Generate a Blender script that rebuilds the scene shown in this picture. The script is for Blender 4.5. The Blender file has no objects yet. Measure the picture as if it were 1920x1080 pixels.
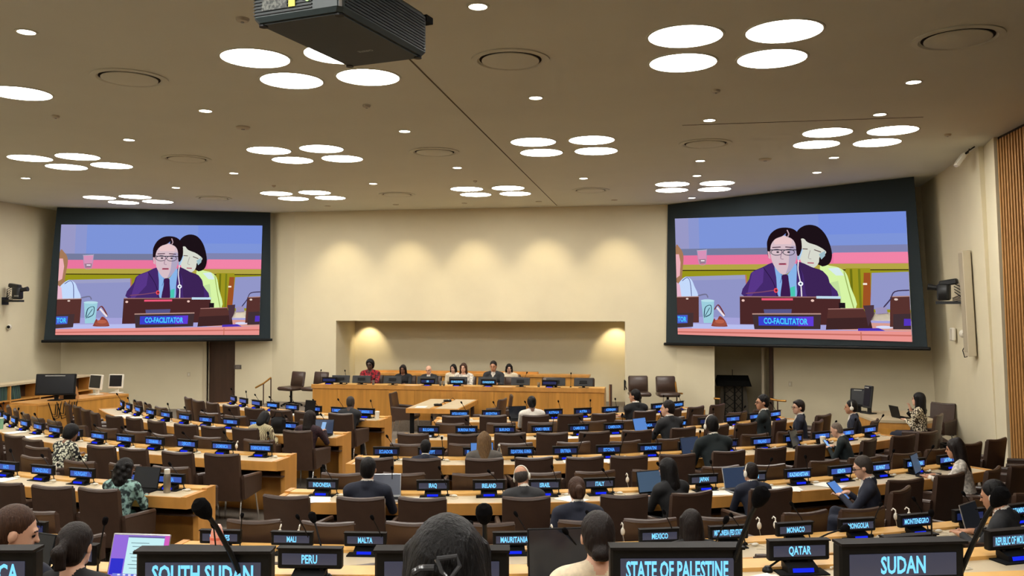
import bpy, bmesh, math, random
import numpy as np
from mathutils import Vector, Matrix

scene = bpy.context.scene
COL = scene.collection
random.seed(7)

# ------------------------------------------------------------------ camera
FPX = 1650.0
PSI = math.atan(280 / FPX)          # turned left of the room's axis
TH = math.atan(40 / FPX)            # tilted up a little
CZ = 2.7
cam_d = bpy.data.cameras.new('camera'); cam = bpy.data.objects.new('camera', cam_d); COL.objects.link(cam)
cam_d.sensor_width = 36.0; cam_d.lens = 36.0 * FPX / 1920.0; cam_d.clip_start = 0.05; cam_d.clip_end = 200
cam.location = (0, 0, CZ); cam.rotation_euler = (math.pi / 2 + TH, 0, PSI)
scene.camera = cam

# ------------------------------------------------------------------ world, exposure
w = bpy.data.worlds.new('world'); scene.world = w; w.use_nodes = True
w.node_tree.nodes['Background'].inputs[0].default_value = (0.5, 0.42, 0.32, 1)
w.node_tree.nodes['Background'].inputs[1].default_value = 0.02
vs = scene.view_settings
vs.view_transform = 'Standard'; vs.look = 'None'; vs.gamma = 1.0; vs.use_curve_mapping = False; vs.exposure = 0.13
DISC_L = 26.0          # radiance of the round ceiling lights
WASH_W = 92.0         # wall washers, watt
scene.cycles.use_denoising = True
scene.cycles.max_bounces = 4; scene.cycles.diffuse_bounces = 3; scene.cycles.glossy_bounces = 2; scene.cycles.transmission_bounces = 4
scene.cycles.use_adaptive_sampling = True; scene.cycles.adaptive_threshold = 0.08; scene.cycles.adaptive_min_samples = 16; scene.cycles.caustics_reflective = False; scene.cycles.caustics_refractive = False

# survey of the room: points read off the photograph at a known height or depth
_F0 = Vector((-math.sin(PSI), math.cos(PSI), 0)); _R = Vector((math.cos(PSI), math.sin(PSI), 0)); _Z = Vector((0, 0, 1))
_F = _F0 * math.cos(TH) + _Z * math.sin(TH); _U = _Z * math.cos(TH) - _F0 * math.sin(TH); _C = Vector((0, 0, CZ))
def ray(x, y): return _F + _R * ((x - 960) / FPX) - _U * ((y - 540) / FPX)
def at_z(x, y, z): v = ray(x, y); return _C + v * ((z - CZ) / v.z)
def at_Y(x, y, Y): v = ray(x, y); return _C + v * (Y / v.y)
def at_X(x, y, X): v = ray(x, y); return _C + v * (X / v.x)
def at_plane(x, y, p, n): v = ray(x, y); return _C + v * ((Vector(p) - _C).dot(n) / v.dot(n))
OX, OY = -4.4, 21.3                 # centre of the curved rows
def polar(R, arc):
    a = arc / R
    return Vector((OX + R * math.sin(a), OY - R * math.cos(a), 0)), a
def on_ring(px, R):
    """point on a ring of seats seen in a given direction -> (arc, horizontal distance)"""
    v = ray(px, 620); v = Vector((v.x, v.y)); v.normalize()
    o = Vector((OX, OY)); b = v.dot(o); c = o.dot(o) - R * R
    t = b - math.sqrt(max(b * b - c, 0))
    p = v * t
    return R * math.atan2(p.x - OX, OY - p.y), t
def height_px(px, py, t):
    v = ray(px, py); return CZ + v.z / math.hypot(v.x, v.y) * t

# ------------------------------------------------------------------ materials
def lin(c):
    return tuple(((v / 255) / 12.92 if v / 255 <= 0.04045 else ((v / 255 + 0.055) / 1.055) ** 2.4) for v in c)
MATS = {}
def mat(name, rgb, rough=0.6, metal=0.0, noise=0.0, scale=8.0, stretch=(1, 1, 1), bump=0.0, emit=None, strength=1.0, rgb2=None, coat=0.0, kind='noise', alpha=None, trans=0.0, spec=None):
    if name in MATS: return MATS[name]
    m = bpy.data.materials.new(name); m.use_nodes = True; MATS[name] = m
    nt = m.node_tree; b = nt.nodes['Principled BSDF']; L = nt.links
    c = (*lin(rgb), 1)
    b.inputs['Base Color'].default_value = c; b.inputs['Roughness'].default_value = rough; b.inputs['Metallic'].default_value = metal
    if spec is not None: b.inputs['Specular IOR Level'].default_value = spec
    if coat: b.inputs['Coat Weight'].default_value = coat
    if trans: b.inputs['Transmission Weight'].default_value = trans
    if emit is not None:
        b.inputs['Emission Color'].default_value = (*lin(emit), 1); b.inputs['Emission Strength'].default_value = strength
    if noise or bump or rgb2:
        tc = nt.nodes.new('ShaderNodeTexCoord'); mp = nt.nodes.new('ShaderNodeMapping'); mp.inputs['Scale'].default_value = stretch
        L.new(tc.outputs['Object'], mp.inputs['Vector'])
        if kind == 'voronoi':
            tx = nt.nodes.new('ShaderNodeTexVoronoi'); tx.inputs['Scale'].default_value = scale; out = tx.outputs['Distance']
        elif kind == 'wave':
            tx = nt.nodes.new('ShaderNodeTexWave'); tx.inputs['Scale'].default_value = scale; tx.inputs['Distortion'].default_value = 3; out = tx.outputs['Fac']
        else:
            tx = nt.nodes.new('ShaderNodeTexNoise'); tx.inputs['Scale'].default_value = scale; tx.inputs['Detail'].default_value = 4; out = tx.outputs['Fac']
        L.new(mp.outputs[0], tx.inputs['Vector'])
        if noise or rgb2:
            r = nt.nodes.new('ShaderNodeValToRGB'); L.new(out, r.inputs[0])
            if rgb2:
                lo, hi = c, (*lin(rgb2), 1); r.color_ramp.elements[0].position = 0.42; r.color_ramp.elements[1].position = 0.56
            else:
                lo = tuple(v * (1 - noise) for v in c[:3]) + (1,); hi = tuple(min(1, v * (1 + noise)) for v in c[:3]) + (1,)
                r.color_ramp.elements[0].position = 0.3; r.color_ramp.elements[1].position = 0.7
            r.color_ramp.elements[0].color = lo; r.color_ramp.elements[1].color = hi
            L.new(r.outputs[0], b.inputs['Base Color'])
        if bump:
            bp = nt.nodes.new('ShaderNodeBump'); bp.inputs['Strength'].default_value = bump; bp.inputs['Distance'].default_value = 0.01
            L.new(out, bp.inputs['Height']); L.new(bp.outputs[0], b.inputs['Normal'])
    return m
def emat(name, rgb, s=1.0):
    if name in MATS: return MATS[name]
    m = bpy.data.materials.new(name); m.use_nodes = True; MATS[name] = m
    nt = m.node_tree; nt.nodes.clear()
    o = nt.nodes.new('ShaderNodeOutputMaterial'); e = nt.nodes.new('ShaderNodeEmission')
    e.inputs[0].default_value = (*lin(rgb), 1); e.inputs[1].default_value = s; nt.links.new(e.outputs[0], o.inputs[0])
    return m

M_WALL = mat('wall_paint', (222, 211, 180), 0.75, noise=0.02, scale=2)
M_CEIL = mat('ceiling_paint', (212, 212, 198), 0.85, noise=0.02, scale=1.2)
M_CARPET = mat('carpet', (122, 112, 100), 0.95, noise=0.18, scale=60, bump=0.1)
M_WOOD = mat('desk_oak', (200, 142, 68), 0.42, noise=0.13, scale=3.0, stretch=(2, 2, 0.5), coat=0.1)
M_WOODV = mat('podium_oak', (198, 140, 60), 0.42, noise=0.16, scale=2.2, stretch=(4.5, 4.5, 0.25), coat=0.1)
M_WOODL = mat('ledge_oak', (216, 166, 92), 0.4, noise=0.1, scale=3, stretch=(2, 2, 1))
M_INLAY = mat('desk_inlay', (196, 178, 146), 0.45, noise=0.05, scale=6)
M_DARKWOOD = mat('dark_walnut', (74, 52, 40), 0.5, noise=0.15, scale=3, stretch=(4, 4, 0.4))
M_SLAT = mat('slat_oak', (178, 128, 70), 0.55, noise=0.15, scale=4, stretch=(3, 3, 0.3))
M_LEATHER = mat('brown_leather', (66, 48, 38), 0.38, noise=0.08, scale=14, bump=0.06)
M_LEATHER2 = mat('brown_leather_piping', (50, 37, 30), 0.45)
M_CHROME = mat('chrome', (205, 205, 205), 0.2, 1.0)
M_BLACK = mat('black_plastic', (14, 13, 13), 0.5, spec=.2)
M_BLACKM = mat('black_matt', (14, 14, 14), 0.85, spec=.15)
M_HOOD = mat('hood_brown', (22, 17, 15), 0.6, spec=.15)
M_GREYP = mat('grey_plastic', (150, 148, 142), 0.5)
M_WHITE = mat('white_plastic', (226, 220, 205), 0.4)
M_PAPER = mat('paper', (240, 234, 222), 0.8, noise=0.02, scale=20)
M_BRASS = mat('brass', (196, 142, 70), 0.3, 0.9)
M_SCRFAB = mat('screen_border', (26, 40, 46), 0.8)
M_ALU = mat('aluminium', (190, 190, 190), 0.35, 0.9)
M_GLASS = mat('clear_glass', (235, 240, 240), 0.05, trans=0.9)
M_DARKSCR = mat('dark_screen', (16, 18, 26), 0.2)
M_FOAM = mat('mic_foam', (14, 13, 14), 0.95, spec=.05, bump=0.2, scale=200, noise=0.1)
M_LCD = emat('menu_lcd_blue', (26, 44, 235), 0.95)
M_LCDW = emat('menu_lcd_white', (215, 222, 240), 0.8)
M_TXT = emat('sign_lettering', (120, 205, 255), 1.25)
M_TXTB = emat('sign_lettering_blue', (80, 158, 255), 1.15)
M_SCR_G = mat('sign_screen_grey', (22, 22, 26), 0.25, emit=(62, 64, 82), strength=0.75)
M_SCR_B = mat('sign_screen_blue', (18, 20, 30), 0.25, emit=(26, 38, 84), strength=0.8)
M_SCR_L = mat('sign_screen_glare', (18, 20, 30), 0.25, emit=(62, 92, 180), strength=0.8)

# ------------------------------------------------------------------ object helpers
def tag(o, label=None, cat=None, group=None, kind=None):
    if label: o['label'] = label
    if cat: o['category'] = cat
    if group: o['group'] = group
    if kind: o['kind'] = kind
    return o
def link(name, data, m=None, parent=None, smooth=False):
    o = bpy.data.objects.new(name, data); COL.objects.link(o)
    if m is not None and data is not None and len(data.materials) == 0: data.materials.append(m)
    if parent is not None: o.parent = parent
    if smooth and data is not None: data.polygons.foreach_set('use_smooth', [True] * len(data.polygons))
    return o
def empty(name, loc=(0, 0, 0), rz=0, label=None, cat=None, group=None, kind=None):
    o = bpy.data.objects.new(name, None); COL.objects.link(o); o.location = loc; o.rotation_euler = (0, 0, rz)
    o.empty_display_size = 0.1
    return tag(o, label, cat, group, kind)
def copy_tree(o, parent=None):
    c = o.copy(); COL.objects.link(c)
    if parent is not None: c.parent = parent
    for ch in KIDS.get(o.name, ()): copy_tree(ch, c)
    return c
KIDS = {}
def freeze(root):
    """remember the children of a prototype so copies do not have to search the scene"""
    for ch in root.children:
        KIDS.setdefault(root.name, []).append(ch); freeze(ch)

class MB:
    """collects simple solids into one mesh"""
    def __init__(s): s.v = []; s.f = []
    def add(s, vs, fs):
        n = len(s.v); s.v += [tuple(v) for v in vs]; s.f += [tuple(i + n for i in f) for f in fs]; return s
    def box(s, c, d, rot=None, bev=0.0):
        x, y, z = d[0] / 2, d[1] / 2, d[2] / 2
        if bev <= 0:
            vs = [Vector((a * x, b * y, e * z)) for e in (-1, 1) for (a, b) in ((-1, -1), (1, -1), (1, 1), (-1, 1))]
            fs = [(3, 2, 1, 0), (4, 5, 6, 7), (0, 1, 5, 4), (1, 2, 6, 5), (2, 3, 7, 6), (3, 0, 4, 7)]
        else:
            bv = min(bev, x * .9, y * .9, z * .9)
            # order corners so the octagon runs counter-clockwise
            def octo(zz, i):
                X, Y = x - i, y - i
                k = bv
                return [Vector(t) for t in ((-X + k, -Y, zz), (X - k, -Y, zz), (X, -Y + k, zz), (X, Y - k, zz), (X - k, Y, zz), (-X + k, Y, zz), (-X, Y - k, zz), (-X, -Y + k, zz))]
            vs = octo(-z, bv * .7) + octo(-z + bv, 0) + octo(z - bv, 0) + octo(z, bv * .7)
            fs = [tuple(range(7, -1, -1)), tuple(range(24, 32))]
            for l in range(3):
                for i in range(8):
                    j = (i + 1) % 8; fs.append((l * 8 + i, l * 8 + j, l * 8 + 8 + j, l * 8 + 8 + i))
        if rot is not None: vs = [rot @ v for v in vs]
        c = Vector(c); return s.add([v + c for v in vs], fs)
    def tube(s, pts, r, n=8, cap=True):
        pts = [Vector(p) for p in pts]; rs = r if isinstance(r, (list, tuple)) else [r] * len(pts)
        vs = []; up = None
        for i, p in enumerate(pts):
            d = (pts[min(i + 1, len(pts) - 1)] - pts[max(i - 1, 0)])
            if d.length < 1e-9: d = Vector((0, 0, 1))
            d.normalize()
            if up is None:
                a = Vector((0, 0, 1)) if abs(d.z) < .9 else Vector((1, 0, 0))
            else: a = up
            u = (a - d * a.dot(d)); u.normalize(); v = d.cross(u); up = u
            for k in range(n):
                t = 2 * math.pi * k / n; vs.append(p + (u * math.cos(t) + v * math.sin(t)) * rs[i])
        fs = []
        for i in range(len(pts) - 1):
            for k in range(n):
                j = (k + 1) % n; fs.append((i * n + k, i * n + j, i * n + n + j, i * n + n + k))
        if cap: fs += [tuple(range(n - 1, -1, -1)), tuple(range((len(pts) - 1) * n, len(pts) * n))]
        return s.add(vs, fs)
    def lathe(s, prof, c=(0, 0, 0), n=24, cap=True):
        c = Vector(c); vs = []
        for r, z in prof:
            for k in range(n):
                t = 2 * math.pi * k / n; vs.append(c + Vector((r * math.cos(t), r * math.sin(t), z)))
        fs = []
        for i in range(len(prof) - 1):
            for k in range(n):
                j = (k + 1) % n; fs.append((i * n + k, i * n + j, i * n + n + j, i * n + n + k))
        if cap: fs += [tuple(range(n - 1, -1, -1)), tuple(range((len(prof) - 1) * n, len(prof) * n))]
        return s.add(vs, fs)
    def ball(s, c, r, n=12, m=8):
        if not isinstance(r, (tuple, list)): r = (r, r, r)
        vs = [Vector((c[0], c[1], c[2] - r[2]))]
        for i in range(1, m):
            a = -math.pi / 2 + math.pi * i / m
            for k in range(n):
                t = 2 * math.pi * k / n; vs.append(Vector((c[0] + r[0] * math.cos(a) * math.cos(t), c[1] + r[1] * math.cos(a) * math.sin(t), c[2] + r[2] * math.sin(a))))
        vs.append(Vector((c[0], c[1], c[2] + r[2]))); fs = []
        for k in range(n): fs.append((0, 1 + (k + 1) % n, 1 + k))
        for i in range(m - 2):
            for k in range(n):
                j = (k + 1) % n; a = 1 + i * n; fs.append((a + k, a + j, a + n + j, a + n + k))
        a = 1 + (m - 2) * n
        for k in range(n): fs.append((a + k, a + (k + 1) % n, len(vs) - 1))
        return s.add(vs, fs)
    def prism(s, poly, z0, z1):
        n = len(poly); vs = [Vector((p[0], p[1], z0)) for p in poly] + [Vector((p[0], p[1], z1)) for p in poly]
        fs = [tuple(range(n - 1, -1, -1)), tuple(range(n, 2 * n))] + [(i, (i + 1) % n, n + (i + 1) % n, n + i) for i in range(n)]
        return s.add(vs, fs)
    def sweep(s, prof, a0, a1, n):
        """profile of (radius, z) carried round the rows' centre between two angles (closed solid)"""
        m = len(prof); vs = []
        for i in range(n + 1):
            a = a0 + (a1 - a0) * i / n
            for r, z in prof: vs.append((OX + r * math.sin(a), OY - r * math.cos(a), z))
        fs = [(i * m + k, i * m + (k + 1) % m, (i + 1) * m + (k + 1) % m, (i + 1) * m + k) for i in range(n) for k in range(m)]
        fs += [tuple(range(m - 1, -1, -1)), tuple(range(n * m, n * m + m))]
        return s.add(vs, fs)
    def mesh(s, name):
        me = bpy.data.meshes.new(name); me.from_pydata(s.v, [], s.f)
        bm = bmesh.new(); bm.from_mesh(me); bmesh.ops.recalc_face_normals(bm, faces=bm.faces); bm.to_mesh(me); bm.free()
        return me
    def build(s, name, m, parent=None, smooth=False):
        me = s.mesh(name); o = link(name, me, m, parent)
        if smooth:
            me.polygons.foreach_set('use_smooth', [True] * len(me.polygons))
            try: me.set_sharp_from_angle(angle=math.radians(40))
            except Exception: pass
        return o
def RX(a): return Matrix.Rotation(a, 3, 'X')
def RY(a): return Matrix.Rotation(a, 3, 'Y')
def RZ(a): return Matrix.Rotation(a, 3, 'Z')

_txt = {}
def text_mesh(s, height, max_w, depth=0.0008, squeeze=0.60):
    key = (s, height, max_w)
    if key in _txt: return _txt[key]
    cu = bpy.data.curves.new('lettering', 'FONT'); cu.body = s; cu.size = 1.0; cu.align_x = 'CENTER'; cu.align_y = 'CENTER'
    cu.resolution_u = 2; cu.offset = 0.028; cu.extrude = 0.0
    o = bpy.data.objects.new('lettering', cu); COL.objects.link(o)
    dg = bpy.context.evaluated_depsgraph_get(); dg.update()
    me = bpy.data.meshes.new_from_object(o.evaluated_get(dg)); bpy.data.objects.remove(o)
    v = np.empty(len(me.vertices) * 3); me.vertices.foreach_get('co', v); v = v.reshape(-1, 3)
    k = height / 0.70; wd = (v[:, 0].max() - v[:, 0].min()) * k * squeeze
    sx = k * squeeze * min(1.0, max_w / wd)
    out = np.stack([v[:, 0] * sx, np.zeros(len(v)), v[:, 1] * k], 1)
    out[:, 2] -= (out[:, 2].max() + out[:, 2].min()) / 2
    me.vertices.foreach_set('co', out.ravel()); me.update()
    _txt[key] = me
    return me
# ================================================================== the room
CEIL = 5.3
def struct(name, mb, m, parent=None):
    o = mb.build(name, m, parent)
    if parent is None: o['kind'] = 'structure'
    return o
struct('floor', MB().box((-5, 8.5, -0.1), (22.6, 31, 0.2)), M_CARPET)
def tier(R, z0, z1):
    lo, hi = math.asin((-15.4 - OX) / R), math.asin((4.85 - OX) / R)
    pts = [(OX + R * math.sin(a), OY - R * math.cos(a)) for a in np.linspace(lo, hi, 40)]
    return MB().prism(pts + [(4.85, -6.85), (-15.4, -6.85)], z0, z1)
struct('floor_tier', tier(15.72, 0.0, 0.18), M_CARPET)
struct('floor_tier', tier(16.70, 0.18, 0.54), M_CARPET)
struct('floor_tier', tier(19.05, 0.54, 1.18), M_CARPET)
struct('floor_dais', MB().prism([(-10.2, 18.86), (0.3, 18.86), (0.3, 22.1), (-0.95, 22.1), (-0.95, 23.55), (-8.42, 23.55), (-8.42, 22.1), (-10.2, 22.1)], 0, 0.25), M_CARPET)
struct('ceiling', MB().box((-5, 8.3, CEIL + 0.1), (22.6, 30.6, 0.2)), M_CEIL)
# seam in the ceiling plaster
seam = MB().box((-2.57, 15.3, CEIL - 0.002), (0.018, 13.2, 0.004)); o = seam.build('seam', mat('seam_dark', (92, 80, 62), 0.9)); o.parent = bpy.data.objects['ceiling']
o = MB().box((1.9, 12.6, CEIL - 0.002), (3.2, 0.014, 0.004)).build('seam', MATS['seam_dark']); o.parent = bpy.data.objects['ceiling']

NT = 2.40
wb = MB()
wb.prism([(-9.65, 22.15), (-8.47, 22.15), (-8.47, 23.7), (-9.65, 23.7)], 0, CEIL)
wb.prism([(-0.9, 22.15), (0.37, 22.15), (0.37, 23.7), (-0.9, 23.7)], 0, CEIL)
wb.prism([(-8.47, 22.15), (-0.9, 22.15), (-0.9, 23.7), (-8.47, 23.7)], NT, CEIL)
struct('wall_back', wb, M_WALL)
struct('wall_niche', MB().box((-5, 23.68, 1.3), (9.2, 0.15, 2.6)), M_WALL)
struct('wall_back_left', MB().prism([(-9.65, 22.15), (-9.65, 23.7), (-11.42, 23.7), (-11.42, 22.34), (-10.35, 22.34)], 0, CEIL), M_WALL)
struct('wall_angled_left', MB().prism([(-12.25, 22.36), (-15.8, 21.0), (-15.8, 23.7), (-12.25, 23.7)], 0, CEIL), M_WALL)
struct('wall_over_door', MB().prism([(-12.25, 22.36), (-11.42, 22.34), (-11.42, 23.7), (-12.25, 23.7)], 2.5, CEIL), M_WALL)
struct('wall_back_right', MB().prism([(0.37, 22.15), (1.25, 21.62), (1.25, 23.7), (0.37, 23.7)], 0, CEIL), M_WALL)
struct('wall_recess', MB().box((2.0, 23.5, 1.5), (1.7, 0.15, 3.0)), M_WALL)
struct('wall_over_recess', MB().prism([(1.25, 21.62), (2.65, 22.0), (2.65, 23.7), (1.25, 23.7)], 2.7, CEIL), M_WALL)
struct('wall_angled_right', MB().prism([(2.65, 22.0), (5.7, 19.5), (6.3, 19.5), (6.3, 23.7), (2.65, 23.7)], 0, CEIL), M_WALL)
struct('wall_left', MB().box((-15.9, 7.1, CEIL / 2), (0.4, 28.1, CEIL)), M_WALL)
struct('wall_rear', MB().box((-5, -6.95, CEIL / 2), (22.4, 0.1, CEIL)), M_WALL)
def lean_wall(y0, y1, xb0, xb1, inset, thick=0.6):
    b = [(xb0, y0, 0), (xb1, y1, 0), (xb1 + thick, y1, 0), (xb0 + thick, y0, 0)]
    t = [(xb0 - inset, y0, CEIL), (xb1 - inset, y1, CEIL), (xb1 + thick, y1, CEIL), (xb0 + thick, y0, CEIL)]
    return MB().add(b + t, [(3, 2, 1, 0), (4, 5, 6, 7), (0, 1, 5, 4), (1, 2, 6, 5), (2, 3, 7, 6), (3, 0, 4, 7)])
struct('wall_right', lean_wall(15.05, 19.75, 5.24, 5.66, 0.24), M_WALL)
struct('pillar', lean_wall(14.28, 15.05, 5.12, 5.24, 0.16), M_WALL)
ws = struct('wall_slatted', lean_wall(-6.9, 14.28, 5.18, 5.18, 0.16), mat('shaded_slat_backing', (34, 22, 14), 0.9))  # backing colour darkened to paint the shadow in the gaps between slats
slat_me = None
for i in range(32):
    y = 14.20 - i * 0.105
    if slat_me is None:
        slat_me = MB().add([(-0.028, -0.022, 0), (0.02, -0.022, 0), (0.02, 0.022, 0), (-0.028, 0.022, 0), (-0.182, -0.022, CEIL - .05), (-0.14, -0.022, CEIL - .05), (-0.14, 0.022, CEIL - .05), (-0.182, 0.022, CEIL - .05)],
                           [(3, 2, 1, 0), (4, 5, 6, 7), (0, 1, 5, 4), (1, 2, 6, 5), (2, 3, 7, 6), (3, 0, 4, 7)]).mesh('slat')
        slat_me.materials.append(M_SLAT)
    o = link('slat', slat_me, None, ws); o.location = (5.17, y, 0)
struct('baseboard_right', MB().add([(5.215, 15.05, 0), (5.64, 19.6, 0), (5.66, 19.6, 0), (5.24, 15.05, 0), (5.208, 15.05, .12), (5.633, 19.6, .12), (5.655, 19.6, .12), (5.235, 15.05, .12)],
       [(3, 2, 1, 0), (4, 5, 6, 7), (0, 1, 5, 4), (1, 2, 6, 5), (2, 3, 7, 6), (3, 0, 4, 7)]), M_DARKWOOD)
# door in the left corner, door frame strips beside the recess
dr = struct('door_1', MB().box((-11.83, 22.52, 1.25), (0.86, 0.06, 2.5)), M_DARKWOOD)
for z in (0.45, 0.92, 1.02, 1.3): MB().box((-11.43, 22.47, z), (0.12, 0.05, 0.035)).build('hinge', M_BLACK, dr)
struct('trim_1', MB().box((-12.30, 22.37, 1.25), (0.10, 0.12, 2.5)), mat('trim_paint', (214, 202, 174), 0.5))
struct('trim_2', MB().box((2.60, 22.04, 1.35), (0.07, 0.16, 2.7)), M_DARKWOOD)
struct('trim_3', MB().box((2.44, 22.3, 1.35), (0.06, 0.10, 2.7)), MATS['trim_paint'])

# ================================================================== ceiling fittings
def proto(root): freeze(root); return root
M_DISC = emat('light_diffuser', (253, 250, 243), DISC_L)
M_SMALL = emat('downlight_lens', (255, 246, 226), 14.0)
def make_disc():
    r = empty('ceiling_light')
    MB().lathe([(0.345, 0), (0.345, -0.006), (0.01, -0.006)], n=40).build('diffuser', M_DISC, r)
    MB().lathe([(0.347, -0.001), (0.347, -0.010), (0.368, -0.010), (0.372, -0.001)], n=40, cap=False).build('trim_ring', M_CEIL, r, True)
    return proto(r)
disc = make_disc(); first = True
ROWN = {0: 'nearest', 1: 'middle', 2: 'farthest', -1: 'overhead'}
cl = []
for row, (ys, x0) in {-2: ((-1.5, -0.58), -5.95), -1: ((3.47, 4.38), -3.78), 0: ((8.47, 9.38), -4.13), 1: ((13.46, 14.40), -1.95), 2: ((18.50, 19.43), -4.13)}.items():
    for k in range(-4, 4):
        for q, yy in enumerate(ys):
            for h in (0, 1):
                x = x0 + 4.365 * k + 0.905 * h
                if -14.6 < x < 4.3: cl.append((row, k, q, h, x, yy))
SEEN = {(0, 0): 'under the projector', (0, 1): 'in the big cluster over the pillar side', (0, -1): 'cut by the picture edge above the vents',
        (1, -2): 'in the cluster above the bookshelf corner', (1, -1): 'in the middle row above the side screen', (1, 0): 'in the middle row beside the ceiling seam', (1, 1): 'in the middle row before the slatted wall',
        (2, -2): 'in the far row over the door screen', (2, -1): 'in the far row beside the back wall corner', (2, 0): 'in the far row over the podium', (2, 1): 'in the far row by the slatted wall screen'}
for row, k, q, h, x, yy in cl:
    o = disc if first else copy_tree(disc); first = False
    o.location = (x, yy, CEIL)
    where = SEEN.get((row, k), 'behind the viewer overhead'); 
    pos = ('near ' if q == 0 else 'far ') + ('left' if h == 0 else 'right')
    tag(o, f'{pos} glowing disc {where}', 'ceiling light', 'round ceiling lights in clusters of four')
def make_vent():
    r = empty('ceiling_vent')
    MB().lathe([(0.41, -0.001), (0.41, -0.012), (0.35, -0.018), (0.335, -0.004)], n=40, cap=False).build('outer_ring', M_CEIL, r, True)
    MB().lathe([(0.325, -0.002), (0.01, -0.002)], n=40).build('dark_throat', mat('vent_throat', (40, 32, 24), 0.9), r)
    MB().lathe([(0.300, -0.010), (0.300, -0.018), (0.285, -0.022), (0.02, -0.024)], n=40).build('centre_plate', M_CEIL, r, True)
    return proto(r)
vent = make_vent()
for i, (x, y, wh) in enumerate([(-5.88, 8.97, 'between the projector and the edge light'), (-1.54, 8.98, 'beside the projector'), (2.81, 8.97, 'high over the slatted wall'), (-8.07, 13.98, 'in the middle row over the bookshelf'), (-3.68, 14.05, 'in the middle row beside the seam'),
                            (0.69, 14.05, 'in the middle row with a pale plate'), (-10.3, 19.05, 'in the far row over the left screen'), (-5.88, 19.12, 'in the far row over the wall washers'), (-1.51, 19.15, 'in the far row over the podium end')]):
    o = vent if i == 0 else copy_tree(vent); o.location = (x, y, CEIL); tag(o, f'round ceiling air vent {wh}', 'vent', 'round ceiling vents')
def make_down():
    r = empty('downlight')
    MB().lathe([(0.078, -0.004), (0.078, -0.008), (0.005, -0.008)], n=20).build('lens', M_SMALL, r)
    MB().lathe([(0.08, -0.001), (0.08, -0.010), (0.098, -0.008), (0.10, -0.001)], n=20, cap=False).build('trim_ring', M_CEIL, r, True)
    return proto(r)
dn = make_down()
DL = [(-5.85, 7.30), (-1.54, 7.33), (-5.87, 10.62), (-1.51, 10.64), (2.85, 10.62), (-8.03, 12.25), (-3.68, 12.33), (0.66, 12.31), (2.88, 12.32), (-12.39, 15.5), (-8.03, 15.6), (-3.68, 15.68), (0.68, 15.66), (2.92, 15.71), (-10.2, 17.25), (-5.86, 17.39), (-1.51, 17.38), (0.69, 17.40), (2.92, 17.37), (0.71, 20.85)]
DLN = ['beside the edge light', 'at the top of the picture beside the projector', 'between two vents on the bookshelf side', 'below the vent beside the projector', 'below the vent over the slatted wall', 'above the bookshelf corner cluster', 'beside the seam near the middle cluster', 'above the pale vent', 'beside the slatted wall cluster', 'lowest over the left wall', 'before the door screen', 'beside the seam in the far half', 'below the pale vent', 'below the slatted wall cluster', 'over the left screen', 'before the far vent by the wall washers', 'before the far vent over the podium end', 'by the far cluster at the right screen', 'beside the right screen top', 'against the right screen corner']
for i, (x, y) in enumerate(DL):
    o = dn if i == 0 else copy_tree(dn); o.location = (x, y, CEIL); tag(o, f'small bright ceiling downlight {DLN[i]}', 'downlight', 'small ceiling downlights')
M_DET = mat('detector', (196, 188, 170), 0.6)
for i, (x, y, r_, wh) in enumerate([(-5.87, 11.67, .10, 'smoke detector on the ceiling before the middle cluster'), (1.78, 15.68, .11, 'smoke detector on the ceiling near the right screen'), (-3.69, 10.68, .05, 'sprinkler cap on the ceiling beside the seam'), (0.65, 10.64, .05, 'sprinkler cap on the ceiling below the big cluster'),
                                   (-3.68, 7.29, .06, 'sprinkler cap on the ceiling beside the projector'), (-8.01, 10.57, .05, 'sprinkler cap on the ceiling above the bookshelf'), (-8.0, 17.3, .04, 'sprinkler cap on the ceiling in the far left half'), (-3.7, 17.35, .04, 'sprinkler cap on the ceiling by the far seam'), (4.2, 13.9, .05, 'sprinkler cap on the ceiling near the slatted wall')]):
    r = empty('smoke_detector' if r_ > .09 else 'sprinkler_cap', (x, y, CEIL), 0, 'round ' + wh, 'detector')
    MB().lathe([(r_, -0.001), (r_, -0.012), (r_ * .8, -0.03), (r_ * .3, -0.034)], n=20).build('cover', M_DET, r, True)
    MB().lathe([(r_ * .28, -0.033), (r_ * .25, -0.042)], n=12).build('sensor', M_GREYP, r, True)

# wall washers: recessed lamps that throw the scallops on the back wall
for i, px in enumerate((645, 767, 890, 1022, 1157)):
    x = at_Y(px, 480, 22.15).x
    r = empty('wall_washer', (x, 20.98, CEIL), 0, f'{("first", "second", "third", "fourth", "fifth")[i]} wall washer lamp of five over the podium, counted from the door', 'downlight', 'wall washers over the podium')
    MB().lathe([(0.075, -0.001), (0.075, -0.012), (0.06, -0.012), (0.045, -0.002), (0.005, -0.002)], n=20).build('housing', M_DET, r)
    ld = bpy.data.lights.new('washer_beam', 'SPOT'); ld.energy = WASH_W; ld.color = (1, 0.84, 0.54); ld.spot_size = math.radians(68); ld.spot_blend = 0.85; ld.shadow_soft_size = 0.03
    lo = bpy.data.objects.new('washer_beam', ld); COL.objects.link(lo); lo.parent = r; lo.location = (0, 0, -0.03)
    d = Vector((0, 22.15 - 20.98, 2.85 - CEIL + .03)); lo.rotation_euler = d.to_track_quat('-Z', 'Y').to_euler()
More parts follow.
